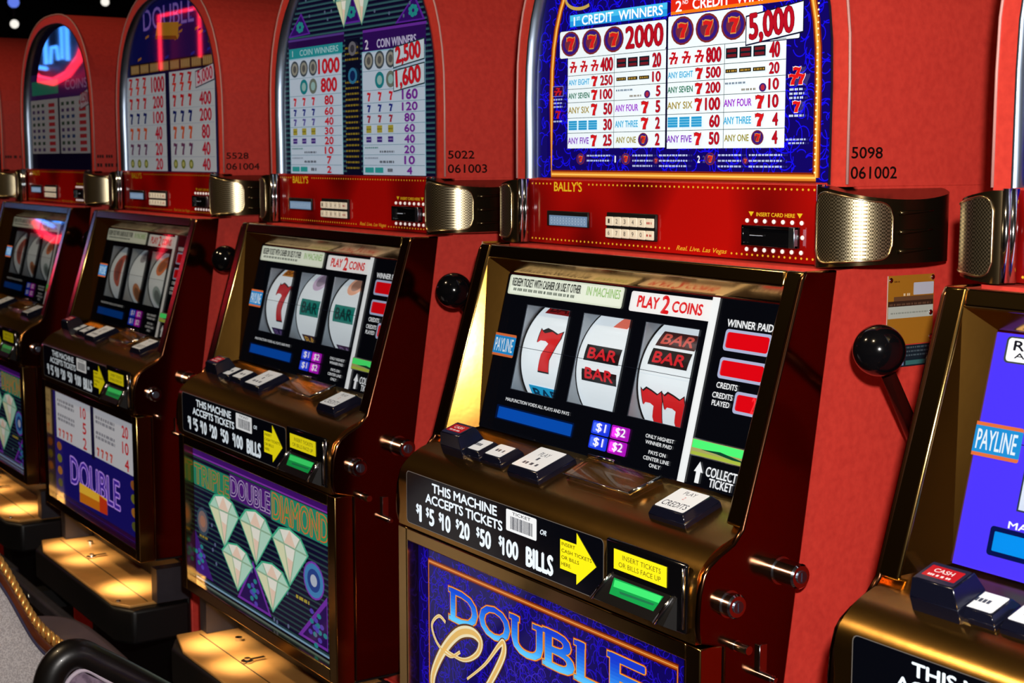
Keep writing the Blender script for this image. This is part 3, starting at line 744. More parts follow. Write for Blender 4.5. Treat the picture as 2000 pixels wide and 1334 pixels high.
def belly_c(a):
    belly_frame(a); a.h += a.step
    swirls(a, 1500, -.266, .266, .823, 1.052, lambda x, z: abs(x) < .2655 and .8225 < z < 1.0515, col=(34,16,190), w=.0012)
    gold = [(-.2415,1.0300),(.2395,1.0335),(.2395,.8400),(-.2415,.8400)]
    for wd, c in ((.0085,(96,24,8)),(.0050,(190,84,24)),(.0014,(240,170,80))):
        a.stroke(gold, wd, c, closed=True)
    # scroll curls printed over the swirl field
    for i in range(70):
        x = random.uniform(-.08,.2); z = random.uniform(.85,.96); r = random.uniform(.006,.016)
        a.stroke([(x+r*math.cos(t*.5), z+r*math.sin(t*.5)) for t in range(10)], .0012, (60,40,200), same=True)
    a.h += a.step
    L = [('D',-.187,-.128,.969,1.0085,-.03),('O',-.1215,-.058,.971,1.0085,0),('U',-.052,.008,.969,1.0105,.0),('B',.0145,.068,.971,1.0125,.02),('L',.074,.125,.972,1.0145,.02),('E',.133,.190,.974,1.0185,.03)]
    serif = {'D': [(0,0),(0,1)], 'O': [], 'U': [(0,1),(.78,1)], 'B': [(0,0),(0,1)], 'L': [(0,0),(0,1)], 'E': [(0,0),(0,1)]}
    for grow, col in ((.0026,(176,50,10)),(.0017,(250,180,60)),(.0005,(20,40,170))):
        for ch, x0, x1, z0, z1, r in L:
            a.text(ch, x0, z0, x1, z1, col, 0, outline=[(col, grow/(z1-z0)*.73+.012)])
            for fx, fz in serif[ch]:
                cx = x0+(x1-x0)*fx+.004; cz = z0+(z1-z0)*fz-(.0022 if fz else -.0022); a.rect(cx-.0095-grow, cz-.0022-grow, cx+.0095+grow, cz+.0022+grow, col)
    g = Art(0); g.h = 0
    for ch, x0, x1, z0, z1, r in L:
        g.text(ch, x0, z0, x1, z1, (0,0,1), .022)
        for fx, fz in serif[ch]:
            cx = x0+(x1-x0)*fx+.004; cz = z0+(z1-z0)*fz-(.0022 if fz else -.0022); g.rect(cx-.0095, cz-.0022, cx+.0095, cz+.0022, (0,0,1))
    g.sliced(.004); a.h += a.step; k0 = len(a.v)
    a.v += [(x, y, a.h) for x, y, _ in g.v]; a.f += [tuple(i+k0 for i in q) for q in g.f]
    for q in g.f:
        t = max(0, min(1, (1.012-sum(g.v[i][1] for i in q)/len(q))/.040)); a.c.append(rgb(34+80*t*t, 70+140*t, 214+36*t))
    # gold script initial
    C_ = [(-.222,.918),(-.234,.930),(-.236,.947),(-.222,.962),(-.203,.962),(-.188,.950),(-.190,.938)]
    def smooth(p, k=6):
        out = []
        for i in range(len(p)-1):
            p0, p1, p2, p3 = p[max(i-1,0)], p[i], p[i+1], p[min(i+2,len(p)-1)]
            for j in range(k):
                f = j/k; out.append(tuple(.5*(2*p1[q]+(p2[q]-p0[q])*f+(2*p0[q]-5*p1[q]+4*p2[q]-p3[q])*f*f+(3*p1[q]-p0[q]-3*p2[q]+p3[q])*f**3) for q in (0,1)))
        out.append(p[-1]); return out
    for wm, c in ((1.35,(96,52,10)),(1.0,(250,240,200)),(.5,(240,196,110))):
        p = smooth([(-.166,.934),(-.190,.922),(-.220,.930),(-.233,.950),(-.216,.966),(-.200,.962)]); a.stroke(p, [.0042*wm]*len(p), c)
        p = smooth([(-.205,.927),(-.160,.926),(-.128,.942),(-.120,.960),(-.140,.966),(-.172,.955),(-.208,.922),(-.232,.882),(-.222,.856),(-.190,.852),(-.150,.872)]); n = len(p); a.stroke(p, [(.004+.010*math.sin(math.pi*i/n)**2)*wm for i in range(n)], c)
        p = smooth([(-.150,.905),(-.110,.935),(-.080,.966),(-.070,.972),(-.072,.955),(-.100,.915),(-.130,.880),(-.130,.862),(-.105,.868)]); n = len(p); a.stroke(p, [(.003+.007*math.sin(math.pi*i/n)**2)*wm for i in range(n)], c)
        p = smooth([(-.085,.890),(-.060,.905),(-.050,.890),(-.070,.870),(-.085,.880),(-.060,.862),(-.020,.875)]); a.stroke(p, [.005*wm]*len(p), c)
def belly_b(a):
    a.rect(-.267,.8215,.267,1.0525,(20,14,50)); a.h += a.step
    z = .826
    while z < 1.045: a.rect(-.266,z,.266,z+.0028,(44,74,80)).same().rect(-.266,z+.0028,.266,z+.0045,(16,24,44)).same(); z += .0085
    a.h += a.step
    a.rect(-.267,1.0360,.267,1.0500,(74,22,120)).rect(-.267,1.0335,.267,1.0360,(150,60,190))
    a.rrect(-.266,.984,-.110,1.0240,.004,(40,140,110)).rrect(-.113,.990,.047,1.0290,.004,(84,30,130)).rrect(.045,.986,.242,1.0315,.004,(40,150,120))
    a.text('TRIPLE', -.262,.988,-.116,1.0200,(50,150,90),.01,outline=[((196,110,50),.035)])
    a.text('DOUBLE', -.108,.994,.042,1.0250,(70,36,120),.0,outline=[((196,176,206),.035)])
    a.text('DIAMOND', .052,.990,.238,1.0285,(60,160,100),.01,outline=[((224,110,40),.038)])
    for x in (-.262,-.108,.052): pass
    a.fan([(-.026,.905),(-.090,.832),(.040,.832)], (120,50,180)); a.fan([(-.026,.896),(-.080,.836),(.030,.836)], (40,14,90))
    a.fan([(.232,.912),(.135,.832),(.232,.832)], (120,50,180)); a.fan([(.230,.900),(.150,.836),(.230,.836)], (40,14,90))
    a.fan([(-.266,.905),(-.266,.832),(-.190,.832)], (70,30,130))
    for cx, cz, n in ((-.026,.855,12),(.198,.858,16),(-.245,.862,12)):
        for i in range(n): an = i*2.4; a.disc(cx+.0026*i*math.cos(an)*.8, cz+.0018*i*math.sin(an), .007, .004, (40,140,150) if i % 2 else (90,70,190), 8).same()
    a.h += a.step
    for i in range(22): a.disc(random.uniform(-.25,.23), random.uniform(.83,.95), .0035, .0035, (100,110,150), 8).same()
    a.h += a.step
    for x, z, r in ((-.139,.945,.02),(-.013,.945,.0),(.110,.942,-.02)): a.diamond(x, z, .118, .082, r)
    for x, z in ((-.088,.880),(.046,.880)): a.diamond(x, z, .118, .072, 0)
    a.disc(-.230,.926,.026,.024,(60,80,100)).disc(-.230,.926,.020,.018,(130,110,110)).disc(-.230,.926,.012,.010,(170,120,100))
    a.disc(.190,.926,.034,.028,(130,60,190)).disc(.190,.926,.031,.025,(70,140,200)).disc(.190,.926,.021,.017,(40,70,150)).disc(.190,.926,.011,.009,(190,200,220))
    a.micro(.130,.886,.175,.891,(200,180,60)); a.micro(-.245,.898,-.210,.902,(170,150,60))
    a.stroke([(-.264,.8245),(.264,.8245)], .003, (130,170,200))
def belly_a(a):
    a.rect(-.267,.8215,.267,1.0525,(26,20,110))
    W = (206,208,216)
    a.rect(-.250,.947,-.020,1.044,W).rect(.000,.947,.262,1.046,W).rect(-.020,.94,.000,1.05,(20,16,50))
    for x, nn in ((-.250,('10','5','2')),(.000,('20','10','4'))):
        for k in range(3):
            z = 1.022-k*.0305
            a.text(nn[k], x+.178-.012*(len(nn[k])-1), z-.010, x+.200, z+.012, (196,36,44), .04)
            if k < 2:
                for j in range(2): a.micro(x+.012, z+.003-.009*j, x+.125, z+.009-.009*j, (110,110,120))
            else:
                for j in range(4): a.seven(x+.014+.026*j, z-.010, x+.030+.026*j, z+.008, (200,70,50))
    for k in range(4):
        for x in (-.235,.222): a.disc(x, .930-.026*k, .016, .009, ((150,90,40),(120,120,40),(170,110,40),(90,90,40))[k])
    a.text('DOUBLE', -.160, .866, .142, .921, (70,40,170), .0, outline=[((190,150,230), .045)])
    a.poly([(-.106,.836),(.066,.842),(.067,.874),(-.104,.876)], (214,120,24)).poly([(-.106,.856),(.066,.860),(.067,.874),(-.104,.876)], (250,196,60)).poly([(.020,.840),(.066,.842),(.067,.870),(.020,.873)], (210,60,24))
    a.rrect(-.264,.824,.264,.832,.002,(14,10,60))
def screen_base(a, base, label, reels=True):
    """screen print with three window cut-outs (b negative downwards)"""
    X = [-.2455,-.1930,-.1030,-.0745,.0138,.0408,.1310,.2455]; Z = [0,-.0360,-.1415,-.1965]
    if reels:
        for i in range(7):
            for k in range(3):
                if k == 1 and i in (1,3,5): continue
                a.rect(X[i], Z[k+1], X[i+1], Z[k], base).same()
        a.h += a.step
    else: a.rect(X[0], Z[3], X[-1], 0, base)
def screen_c(a):
    screen_base(a, (7, 8, 14), '')
    a.rrect(-.2420,-.0255,-.0080,-.0010,.003,(214,224,206)); a.rrect(-.2380,-.0235,-.0100,-.0030,.002,(228,236,222))
    a.text('REDEEM TICKET WITH CASHIER OR USE IT OTHER', -.2350,-.0145,-.0900,-.0045,(40,44,40),.03); a.text('IN MACHINES', -.078,-.0150,-.014,-.0045,(150,190,120),.02)
    a.micro(-.2300,-.0205,-.100,-.0170,(90,100,90))
    a.rrect(.0058,-.0262,.1440,-.0035,.003,(236,238,240)); a.text('PLAY', .0195,-.0205,.0560,-.0080,(214,24,30),.05); a.text('2',.0620,-.0238,.0740,-.0050,(214,24,30),.05); a.text('COINS',.0800,-.0212,.1290,-.0095,(214,24,30),.05)
    a.rect(.1418,-.1960,.1535,0,(234,240,244)); a.rect(.1380,-.0262,.1420,-.0035,(236,238,240))
    # window outlines
    for x0, x1 in ((-.1930,-.1030),(-.0745,.0138),(.0408,.1310)):
        a.stroke([(x0,-.0360),(x1,-.0360),(x1,-.1415),(x0,-.1415)], .0010, (60,66,76), closed=True)
    T_ = (235,240,245)
    a.text('MALFUNCTION VOIDS ALL PLAYS AND PAYS', -.1985,-.1570,-.0650,-.1530,T_,.01)
    a.rrect(-.2145,-.1815,-.0515,-.1640,.001,(4,20,60)).rrect(-.2100,-.1800,-.0540,-.1660,.001,(8,76,176))
    for i, (x, z, t, c) in enumerate(((-.0175,-.1700,'$1',(30,60,230)),(.0180,-.1700,'$2',(170,20,190)),(-.0175,-.1865,'$1',(30,60,230)),(.0180,-.1865,'$2',(170,20,190)))):
        a.rrect(x,z,x+.0330,z+.0150,.002,c); a.rrect(x+.002,z+.002,x+.014,z+.013,.002,tuple(min(255,int(v*1.25+40)) for v in c)); a.text(t, x+.008,z+.0025,x+.0255,z+.0130,(245,245,255),.04)
    for i, (t, x0, x1) in enumerate((('ONLY HIGHEST',.0785,.1258),('WINNER PAID',.0800,.1240))): a.text(t, x0, -.1597-.0065*i, x1, -.1557-.0065*i, T_, .02)
    for i, (t, x0, x1) in enumerate((('PAYS ON',.0885,.1170),('CENTER LINE',.0815,.1245),('ONLY',.0935,.1120))): a.text(t, x0, -.1763-.0068*i, x1, -.1722-.0068*i, T_, .02)
    a.text('WINNER PAID', .1715,-.0285,.2395,-.0210,T_,.035)
    for x0, z0, x1, z1 in ((.1718,-.0535,.2405,-.0310),(.1718,-.0825,.2405,-.0605),(.2040,-.1150,.2405,-.0925)):
        a.rrect(x0,z0,x1,z1,.004,(170,180,214)).rrect(x0+.003,z0+.003,x1-.003,z1-.003,.003,(216,6,20))
    a.text('2', .2300,-.1120,.2350,-.0960,(250,50,60),.02)
    a.text('CREDITS', .1738,-.0925,.2050,-.0865,T_,.03)
    a.text('CREDITS', .1705,-.1030,.2010,-.0972,T_,.03); a.text('PLAYED', .1720,-.1110,.1985,-.1055,T_,.03)
    a.poly([(.1655,-.1815),(.1795,-.1815),(.1725,-.1705)],T_).rect(.1692,-.1930,.1758,-.1812,T_)
    a.text('COLLECT', .1838,-.1835,.2300,-.1738,T_,.03); a.text('TICKET', .1912,-.1935,.2265,-.1848,T_,.03)
def screen_b(a): screen_c(a)
def screen_d(a):
    screen_base(a, (70, 50, 226), '')
    a.rrect(-.2345,-.0245,.02,-.0022,.004,(60,66,60)).rrect(-.2325,-.0230,.018,-.0035,.003,(240,242,244))
    a.text('REDEEM TICKETS', -.2265,-.0135,-.080,-.0055,(20,20,30),.04); a.text('ALL MACHINES', -.2245,-.0200,-.120,-.0155,(20,20,30),.04)
    a.text('MALFUNCTION', -.1985,-.1570,-.1050,-.1515,(235,240,255),.03)
    a.rrect(-.2145,-.1820,-.0500,-.1580,.003,(6,16,70)).rrect(-.2100,-.1780,-.0540,-.1620,.001,(6,130,214))
    a.rect(.1400,-.196,.2455,0,(20,16,60))
    for x0, x1 in ((-.1930,-.1030),(-.0745,.0138),(.0408,.1310)):
        a.stroke([(x0,-.0360),(x1,-.0360),(x1,-.1415),(x0,-.1415)], .0022, (40,50,60), closed=True)
def ticket_art(a):
    K = (5, 6, 12); T_ = (228, 240, 250)
    a.rrect(-.2650,1.0775,.1420,1.1430,.006,(96,90,84)); a.rrect(-.2640,1.0783,.1410,1.1422,.0055,K)
    a.text('THIS MACHINE', -.2020,1.1265,-.0585,1.1375,T_,.045,sp=.95)
    a.text('ACCEPTS TICKETS', -.2180,1.1115,-.0470,1.1225,T_,.045,sp=.95)
    y = (1.0860,1.1050)
    for t, x0, x1 in (('1',-.2325,-.2285),('5',-.2085,-.1980),('10',-.1780,-.1600),('20',-.1385,-.1170),('50',-.0930,-.0710),('100',-.0455,-.0150)):
        a.text('$', x0-.0080, y[0]+.0075, x0-.0018, y[1]+.0005, T_, .04); a.text(t, x0, y[0]-.0010, x1, y[1]-.0005, T_, .05)
    a.text('BILLS', .0020,y[0]-.0025,.0520,y[1]-.0005,T_,.06)
    a.rrect(-.0385,1.1150,.0215,1.1395,.002,(232,236,240)); a.text('TICKET', -.0260,1.1345,.0100,1.1378,(30,30,40),.02)
    x = -.0300
    while x < .0150:
        wd = random.choice((.0007,.0012,.0018)); a.rect(x,1.1180,x+wd,1.1325,(30,34,50)).same(); x += wd+random.choice((.0008,.0012))
    a.h += a.step
    a.text('OR', .0285,1.1245,.0400,1.1300,T_,.03,shear=.3)
    Y = (246, 232, 20)
    a.poly([(.0660,1.0955),(.0965,1.0955),(.0965,1.1275),(.0660,1.1275)],Y).poly([(.0955,1.0845),(.1300,1.1115),(.0955,1.1400)],Y)
    for i, (t, x1) in enumerate((('INSERT',.0930),('CASH TICKETS',.1220),('OR BILLS',.1000),('HERE.',.0860))): a.text(t, .0685, 1.1212-.0072*i, x1, 1.1250-.0072*i, (30,28,10), .01)
def p_ticket_panel(k):
    def mk(par):
        a = Art(); ticket_art(a); return a.build('ticket_panel', fLip, pm('print_lip_%d' % int(k*100), estr=k), par)
    return mk
def p_acceptor(k):
    def mk(par):
        b = MB()
        b.box(.1490,.2740,-.1850,-.1790,1.0790,1.1480)
        o = b.build('bill_acceptor', BLACK, par, bevel=.003, segs=2)
        # flared mouth with two bright guides and the lit green throat
        m = MB(); m.add([(.158,-.1850,1.1130),(.262,-.1850,1.1130),(.255,-.1960,1.0850),(.140,-.1960,1.0850),(.158,-.1850,1.0800),(.262,-.1850,1.0800)], [(0,3,2,1),(3,4,5,2),(0,4,3),(1,2,5)])
        m.build('slot_mouth', BLACKM, o)
        for pts_, r_ in (([(.1600,-.1862,1.1125),(.1415,-.1970,1.0850)], .0022), ([(.2560,-.1862,1.1125),(.2425,-.1970,1.0850)], .0022), ([(.2720,-.1860,1.1440),(.2725,-.1860,1.0850)], .0018)):
            MB().tube(pts_, r_, 6).build('slot_guide', CHROME, o, smooth=True)
        def fM(x, z, h=0):
            t = (1.1130-z)/.0280; return Vector((x, -.1852-.0108*t-h, z))
        a = Art(); a.h = .0003
        a.poly([(.1660,1.1100),(.2440,1.1100),(.2360,1.0945),(.1660,1.0945)],(20,150,70)).poly([(.1680,1.1085),(.2420,1.1095),(.2400,1.1030),(.1690,1.1020)],(60,220,110)).poly([(.180,1.1000),(.235,1.1010),(.233,1.0990),(.182,1.0978)],(30,110,70))
        a.build('green_light', fM, pm('print_green_%d' % int(k*100), estr=k, rough=.2), o)
        a = Art(); a.h = .0004
        a.rect(.1640,1.1190,.2470,1.1395,(244,230,24)); a.text('INSERT TICKETS', .1780,1.1305,.2380,1.1355,(90,84,20),-.005); a.text('OR BILLS FACE UP', .1720,1.1225,.2380,1.1275,(90,84,20),-.005)
        a.build('yellow_label', lambda x, z, h: Vector((x, -.1852-h, z)), pm('print_lip_%d' % int(k*100), estr=k), o)
        return o
    return mk
def p_keypad(par):
    o = MB().box(-.0925,.0005,-.0040,-.0005,1.4330,1.4640).build('keypad', BLACKM, par, bevel=.0008, segs=1)
    KM = mat('key_ivory', rgb(232, 222, 200), .4, emit=rgb(232, 222, 200), estr=.25)
    for r_ in range(2):
        for c_ in range(6):
            x = -.0915+c_*.0152; z = 1.4485-.0140*r_
            k = MB().box(x,x+.0136,-.0062,-.0040,z,z+.0105).build('key', KM, o, bevel=.0006, segs=1)
    a = Art(); a.h = .0002
    for r_, t in enumerate(('12345','67890')):
        for c_, ch in enumerate(t): x = -.0915+c_*.0152; z = 1.4485-.014*r_; a.text(ch, x+.005, z+.0028, x+.0085, z+.0080, (90,80,70), .0)
        x = -.0915+5*.0152; a.micro(x+.002, 1.4485-.014*r_+.004, x+.0115, 1.4485-.014*r_+.0065, (210,70,60))
    a.build('key_lettering', lambda x, z, h: Vector((x, -.0062-h, z)), pm('print_plain', estr=0.0, rough=.4, dull=.9), o)
    return o
def p_lcd(par):
    o = MB().box(-.2170,-.1300,-.0035,-.0005,1.4435,1.4625).build('small_display', BLACKM, par, bevel=.0008, segs=1)
    a = Art(); a.h = .0002; a.rect(-.2110,1.4445,-.1310,1.4570,(120,150,185))
    for i in range(12): a.text('8', -.2080+i*.0063, 1.4462, -.2035+i*.0063, 1.4550, (165,190,215), 0).same()
    a.h += a.step
    a.build('display_digits', lambda x, z, h: Vector((x, -.0037-h, z)), pm('print_lcd', estr=.55, rough=.2), o); return o
def p_card(par):
    b = MB(); x0, x1, z0, z1 = .1475, .2265, 1.4365, 1.4580
    b.box(x0, x1, -.0040, -.0005, z0, z1)
    b.box(x0, x1, -.0085, -.0035, z0, z0+.003); b.box(x0, x1, -.0085, -.0035, z1-.003, z1); b.box(x0, x0+.003, -.0085, -.0035, z0, z1)
    o = b.build('card_reader', BLACK, par, bevel=.0006, segs=1)
    MB().box(x1-.0085, x1, -.0090, -.0035, z0, z1).build('reader_end', CHROMEB, o, bevel=.0006, segs=1)
    MB().tube([(x0+.010,-.0052,1.4478),(x0+.030,-.0052,1.4478)], .0009, 6).build('slot_lip', CHROME, o)
    LM = mat('indicator_white', rgb(240, 230, 225), .3, emit=rgb(240, 225, 220), estr=.45)
    s0 = None
    pos = [(.1480+.0134*i, z) for i in range(7) for z in (1.4622, 1.4322)]+[(.2300, 1.4475)]
    for x, z in pos:
        if s0 is None:
            s0 = MB().sphere((0,0,0), .0024, 10, 6, 1, .8, 1).build('indicator_lamp', LM, o, smooth=True); s = s0
        else: s = s0.copy(); COL.objects.link(s)
        s.location = (x, -.0008, z); s.parent = o
    return o
def p_coin(par):
    b = MB(); f = fD
    b.hexa([f(.0000,.032,.001),f(.1180,.032,.001),f(.1240,.072,.001),f(-.0050,.072,.001)],[f(.0000,.032,.009),f(.1180,.032,.009),f(.1240,.072,.009),f(-.0050,.072,.009)])
    o = b.build('coin_slot_cover', CLEAR, par, bevel=.001, segs=1)
    m = MB(); m.tube([f(.1190,.030,.0095),f(.1255,.072,.0095)], .0022, 6); m.tube([f(-.006,.0735,.0100),f(.040,.0735,.0100)], .0024, 6); m.tube([f(0,.030,.0092),f(.119,.030,.0092)], .0009, 6)
    m.build('cover_edge', CHROME, o, smooth=True); return o
def reel(idx, xc, faces, par, k):
    """one reel strip: cylinder sector with its printed symbols"""
    R_ = .078; hw = .0440; cb = -.0888
    def fR(x, u, h=0):  # u = arc length above the pay line
        t = u/R_; return fS(x, cb+(R_+h)*math.sin(t), -.0035-R_+(R_+h)*math.cos(t))
    a = Art(.00012)
    a.rect(xc-hw, -.085, xc+hw, .085, (222,234,242))
    for fc in faces: fc(a, xc)
    a.sliced(.0055)
    o = a.build('reel', fR, pm('reel_%d' % int(k*100), estr=k, rough=.35, dull=.55), par)
    # black edge of the hub and white inner wall to its left
    pts = [fR(xc-hw-.0012, -.085+.17*i/16, .0004) for i in range(17)]
    MB().tube(pts, .0011, 6).build('reel_rim', BLACKM, o)
    MB().tube([fR(xc-hw, 0, -R_), fR(xc+hw, 0, -R_)], .012, 12).build('reel_hub', BLACKM, o)
    v = [fR(xc+sx*(hw-.001), -.085+.17*i/16, -r_) for sx in (-1, 1) for i in range(17) for r_ in (.0006, .014)]
    f = [(34*s_+2*i, 34*s_+2*i+2, 34*s_+2*i+3, 34*s_+2*i+1) for s_ in (0, 1) for i in range(16)]
    mesh_obj('reel_flange', v, f, WHITEI, o)
    return o
def sub_rect(a, x0, u0, x1, u1, c, n=4):
    n = 1
    for i in range(n): a.rect(x0, u0+(u1-u0)*i/n, x1, u0+(u1-u0)*(i+1)/n, c).same()
    a.h += a.step
def f_seven(u, w_=.046, h_=.052, c=(196,24,28), dx=.005, e=(20,20,20)):
    return lambda a, x: a.seven(x+dx-w_/2, u-h_/2, x+dx+w_/2, u+h_/2, c, e, .08)
def f_bar(u, c=(16,14,16), t=(196,28,40), h_=.019, wd=.066):
    def g(a, x):
        sub_rect(a, x-wd/2, u-h_/2, x+wd/2, u+h_/2, c, 3); a.text('BAR', x-wd*.40, u-h_*.32, x+wd*.40, u+h_*.32, t, .05)
    return g
def f_blob(u, c, w_=.05, h_=.045): return lambda a, x: (a.disc(x, u, w_/2, h_/2, c), a.disc(x, u, w_/3, h_/3, tuple(int(q*.7) for q in c)))
REELS = {
 'c': ([f_seven(.0015), f_bar(.060, (120,20,24), (60,10,12), .02), f_bar(-.056, (30,150,200), (10,50,80), .022)],
       [f_bar(.0085), f_bar(-.0150), lambda a, x: a.poly([(x-.004,.044),(x+.022,.044),(x+.026,.066),(x+.004,.066)], (222,110,90))],
       [f_bar(.0400, (60,30,30), (190,80,70), .020), f_bar(.0170), lambda a, x: (a.seven(x-.038,-.073,x-.002,-.019,(200,30,34),(20,20,20),.08), a.seven(x-.001,-.074,x+.036,-.020,(200,30,34),(20,20,20),.08))]),
 'b': ([f_seven(.0, .044, .062, (176,20,30)), f_bar(.055, (190,120,40), (120,60,20)), f_bar(-.055, (40,30,70), (90,70,120))],
       [f_bar(-.001, (10,120,110), (8,50,50), .026), f_blob(.050, (190,170,200)), f_bar(-.055, (60,40,50), (180,140,60))],
       [f_bar(-.001, (10,120,110), (8,50,50), .026), f_blob(.052, (230,170,140)), f_bar(-.060, (60,40,70), (120,100,140))]),
 'a': ([f_blob(.005, (190,90,70), .045, .07)], [f_blob(-.04, (190,120,70), .05, .05), f_blob(.05, (150,150,160))], [f_blob(.03, (220,120,60)), f_blob(-.035, (150,170,170))]),
 'd': ([f_seven(0)], [f_bar(0)], [f_bar(0)]),
}
def p_windowbox(par):
    b = MB()
    for x0, x1 in ((-.1970,-.1935),(-.1025,-.0990),(-.0800,-.0750),(.0142,.0180),(.0350,.0403),(.1315,.1350)):
        A_ = [fS(x0,-.034,-.001),fS(x1,-.034,-.001),fS(x1,-.034,-.045),fS(x0,-.034,-.045)]; B_ = [fS(x0,-.1435,-.001),fS(x1,-.1435,-.001),fS(x1,-.1435,-.045),fS(x0,-.1435,-.045)]
        b.hexa(B_, A_)
    o = b.build('reel_divider', WHITEI, par)
    c = MB(); c.add([fS(-.24,.002,-.10),fS(.24,.002,-.10),fS(.24,-.19,-.10),fS(-.24,-.19,-.10)], [(0,3,2,1)])
    c.add([fS(-.24,-.03,-.10),fS(.24,-.03,-.10),fS(.24,-.03,-.001),fS(-.24,-.03,-.001),fS(-.24,-.15,-.10),fS(.24,-.15,-.10),fS(.24,-.15,-.001),fS(-.24,-.15,-.001)], [(0,1,2,3),(4,7,6,5)])
    c.build('reel_box', BLACKM, o); return o
def p_pane(par):
    # single sheet of glass a millimetre before the print
    return MB().add([fS(-.2450,-.0005,.0014),fS(-.2450,-.1950,.0014),fS(.2450,-.1950,.0014),fS(.2450,-.0005,.0014)], [(0,1,2,3)]).build('screen_pane', PANE, par)
def p_payline(c1, wd=.0006):
    def mk(par):
        a = Art(); a.h = .0016
        a.rrect(-.2490,-.1045,-.2000,-.0760,.002,(214,110,60)).rrect(-.2480,-.1015,-.2000,-.0790,.001,(30,140,214)); a.text('PAYLINE', -.2440,-.0985,-.2045,-.0820,(215,235,250),.01)
        a.stroke([(-.2000,-.0890),(.1360,-.0885)], wd, (20,24,34))
        return a.build('payline_marker', fS, pm('print_pay', estr=.55), par)
    return mk
def p_green(k):
    def mk(par):
        o = MB().hexa([fS(.159,-.1660,0),fS(.240,-.1660,0),fS(.240,-.1660,.006),fS(.159,-.1660,.006)][::-1],[fS(.159,-.1475,0),fS(.240,-.1475,0),fS(.240,-.1475,.005),fS(.159,-.1475,.005)][::-1]).build('ticket_exit', CHROMEB, par, bevel=.001, segs=1)
        a = Art(); a.h = .0064
        a.rect(.1605,-.1650,.2390,-.1485,(150,150,90)).rect(.1615,-.1575,.2380,-.1490,(70,226,110)).poly([(.175,-.1580),(.205,-.1562),(.238,-.1600),(.238,-.1625),(.200,-.1590)],(10,60,40)).rect(.1625,-.1645,.2370,-.1612,(150,170,60))
        a.build('green_lamp', fS, pm('print_exit_%d' % int(k*100), estr=k, rough=.2), o); return o
    return mk
def rating_plate(par):
    f = lambda y, z, h=0: Vector((.2882+.0006+h, y, z))
    a = Art()
    a.rect(.0600,1.3395,.1290,1.4100,(178,120,34)); a.rect(.0600,1.3395,.0612,1.4100,(240,210,200))
    a.rect(.0620,1.3665,.1285,1.3785,(196,206,196)); a.rect(.0620,1.3785,.1285,1.3840,(60,40,30)).rect(.0700,1.3840,.1285,1.3885,(110,76,50))
    a.rrect(.0985,1.3895,.1285,1.4020,.001,(200,206,222)); a.micro(.084,1.3890,.094,1.3915,(240,220,180)); a.micro(.070,1.403,.078,1.4045,(90,50,20))
    a.micro(.064,1.3795,.125,1.3815,(110,80,60)); a.micro(.066,1.371,.122,1.3725,(140,150,140))
    a.rect(.0620,1.3165,.1300,1.3385,(24,40,52))
    for z in (1.3350,1.3310,1.3270): a.micro(.068,z,.126,z+.0016,(90,110,120))
    a.rect(.0620,1.3180,.0870,1.3235,(120,150,190)).rect(.0900,1.3180,.1280,1.3225,(60,120,120))
    o = a.build('rating_plate', f, pm('print_metal', estr=0.0, rough=.35, dull=.95), par)
    s0 = None
    for y, z in ((.0645,1.4055),(.1262,1.4065),(.1255,1.3455),(.1245,1.3705)):
        if s0 is None: s0 = MB().sphere((0,0,0), .0028, 12, 6, .5, 1, 1).build('screw', CHROME, o, smooth=True); s = s0
        else: s = s0.copy(); COL.objects.link(s)
        s.parent = o; s.location = (.2895, y, z)
    return o
def decal(par, lines):
    a = Art()
    for t, y0, y1, z0, z1 in lines:
        if t: a.text(t, y0, z0, y1, z1, (22, 12, 12), .022)
        else: a.micro(y0, z0, y1, z1, (40, 16, 16))
    a.build('number_decal', lambda y, z, h: Vector((.2883+h, y, z)), pm('print_plain', estr=0.0, rough=.4, dull=.9), par)

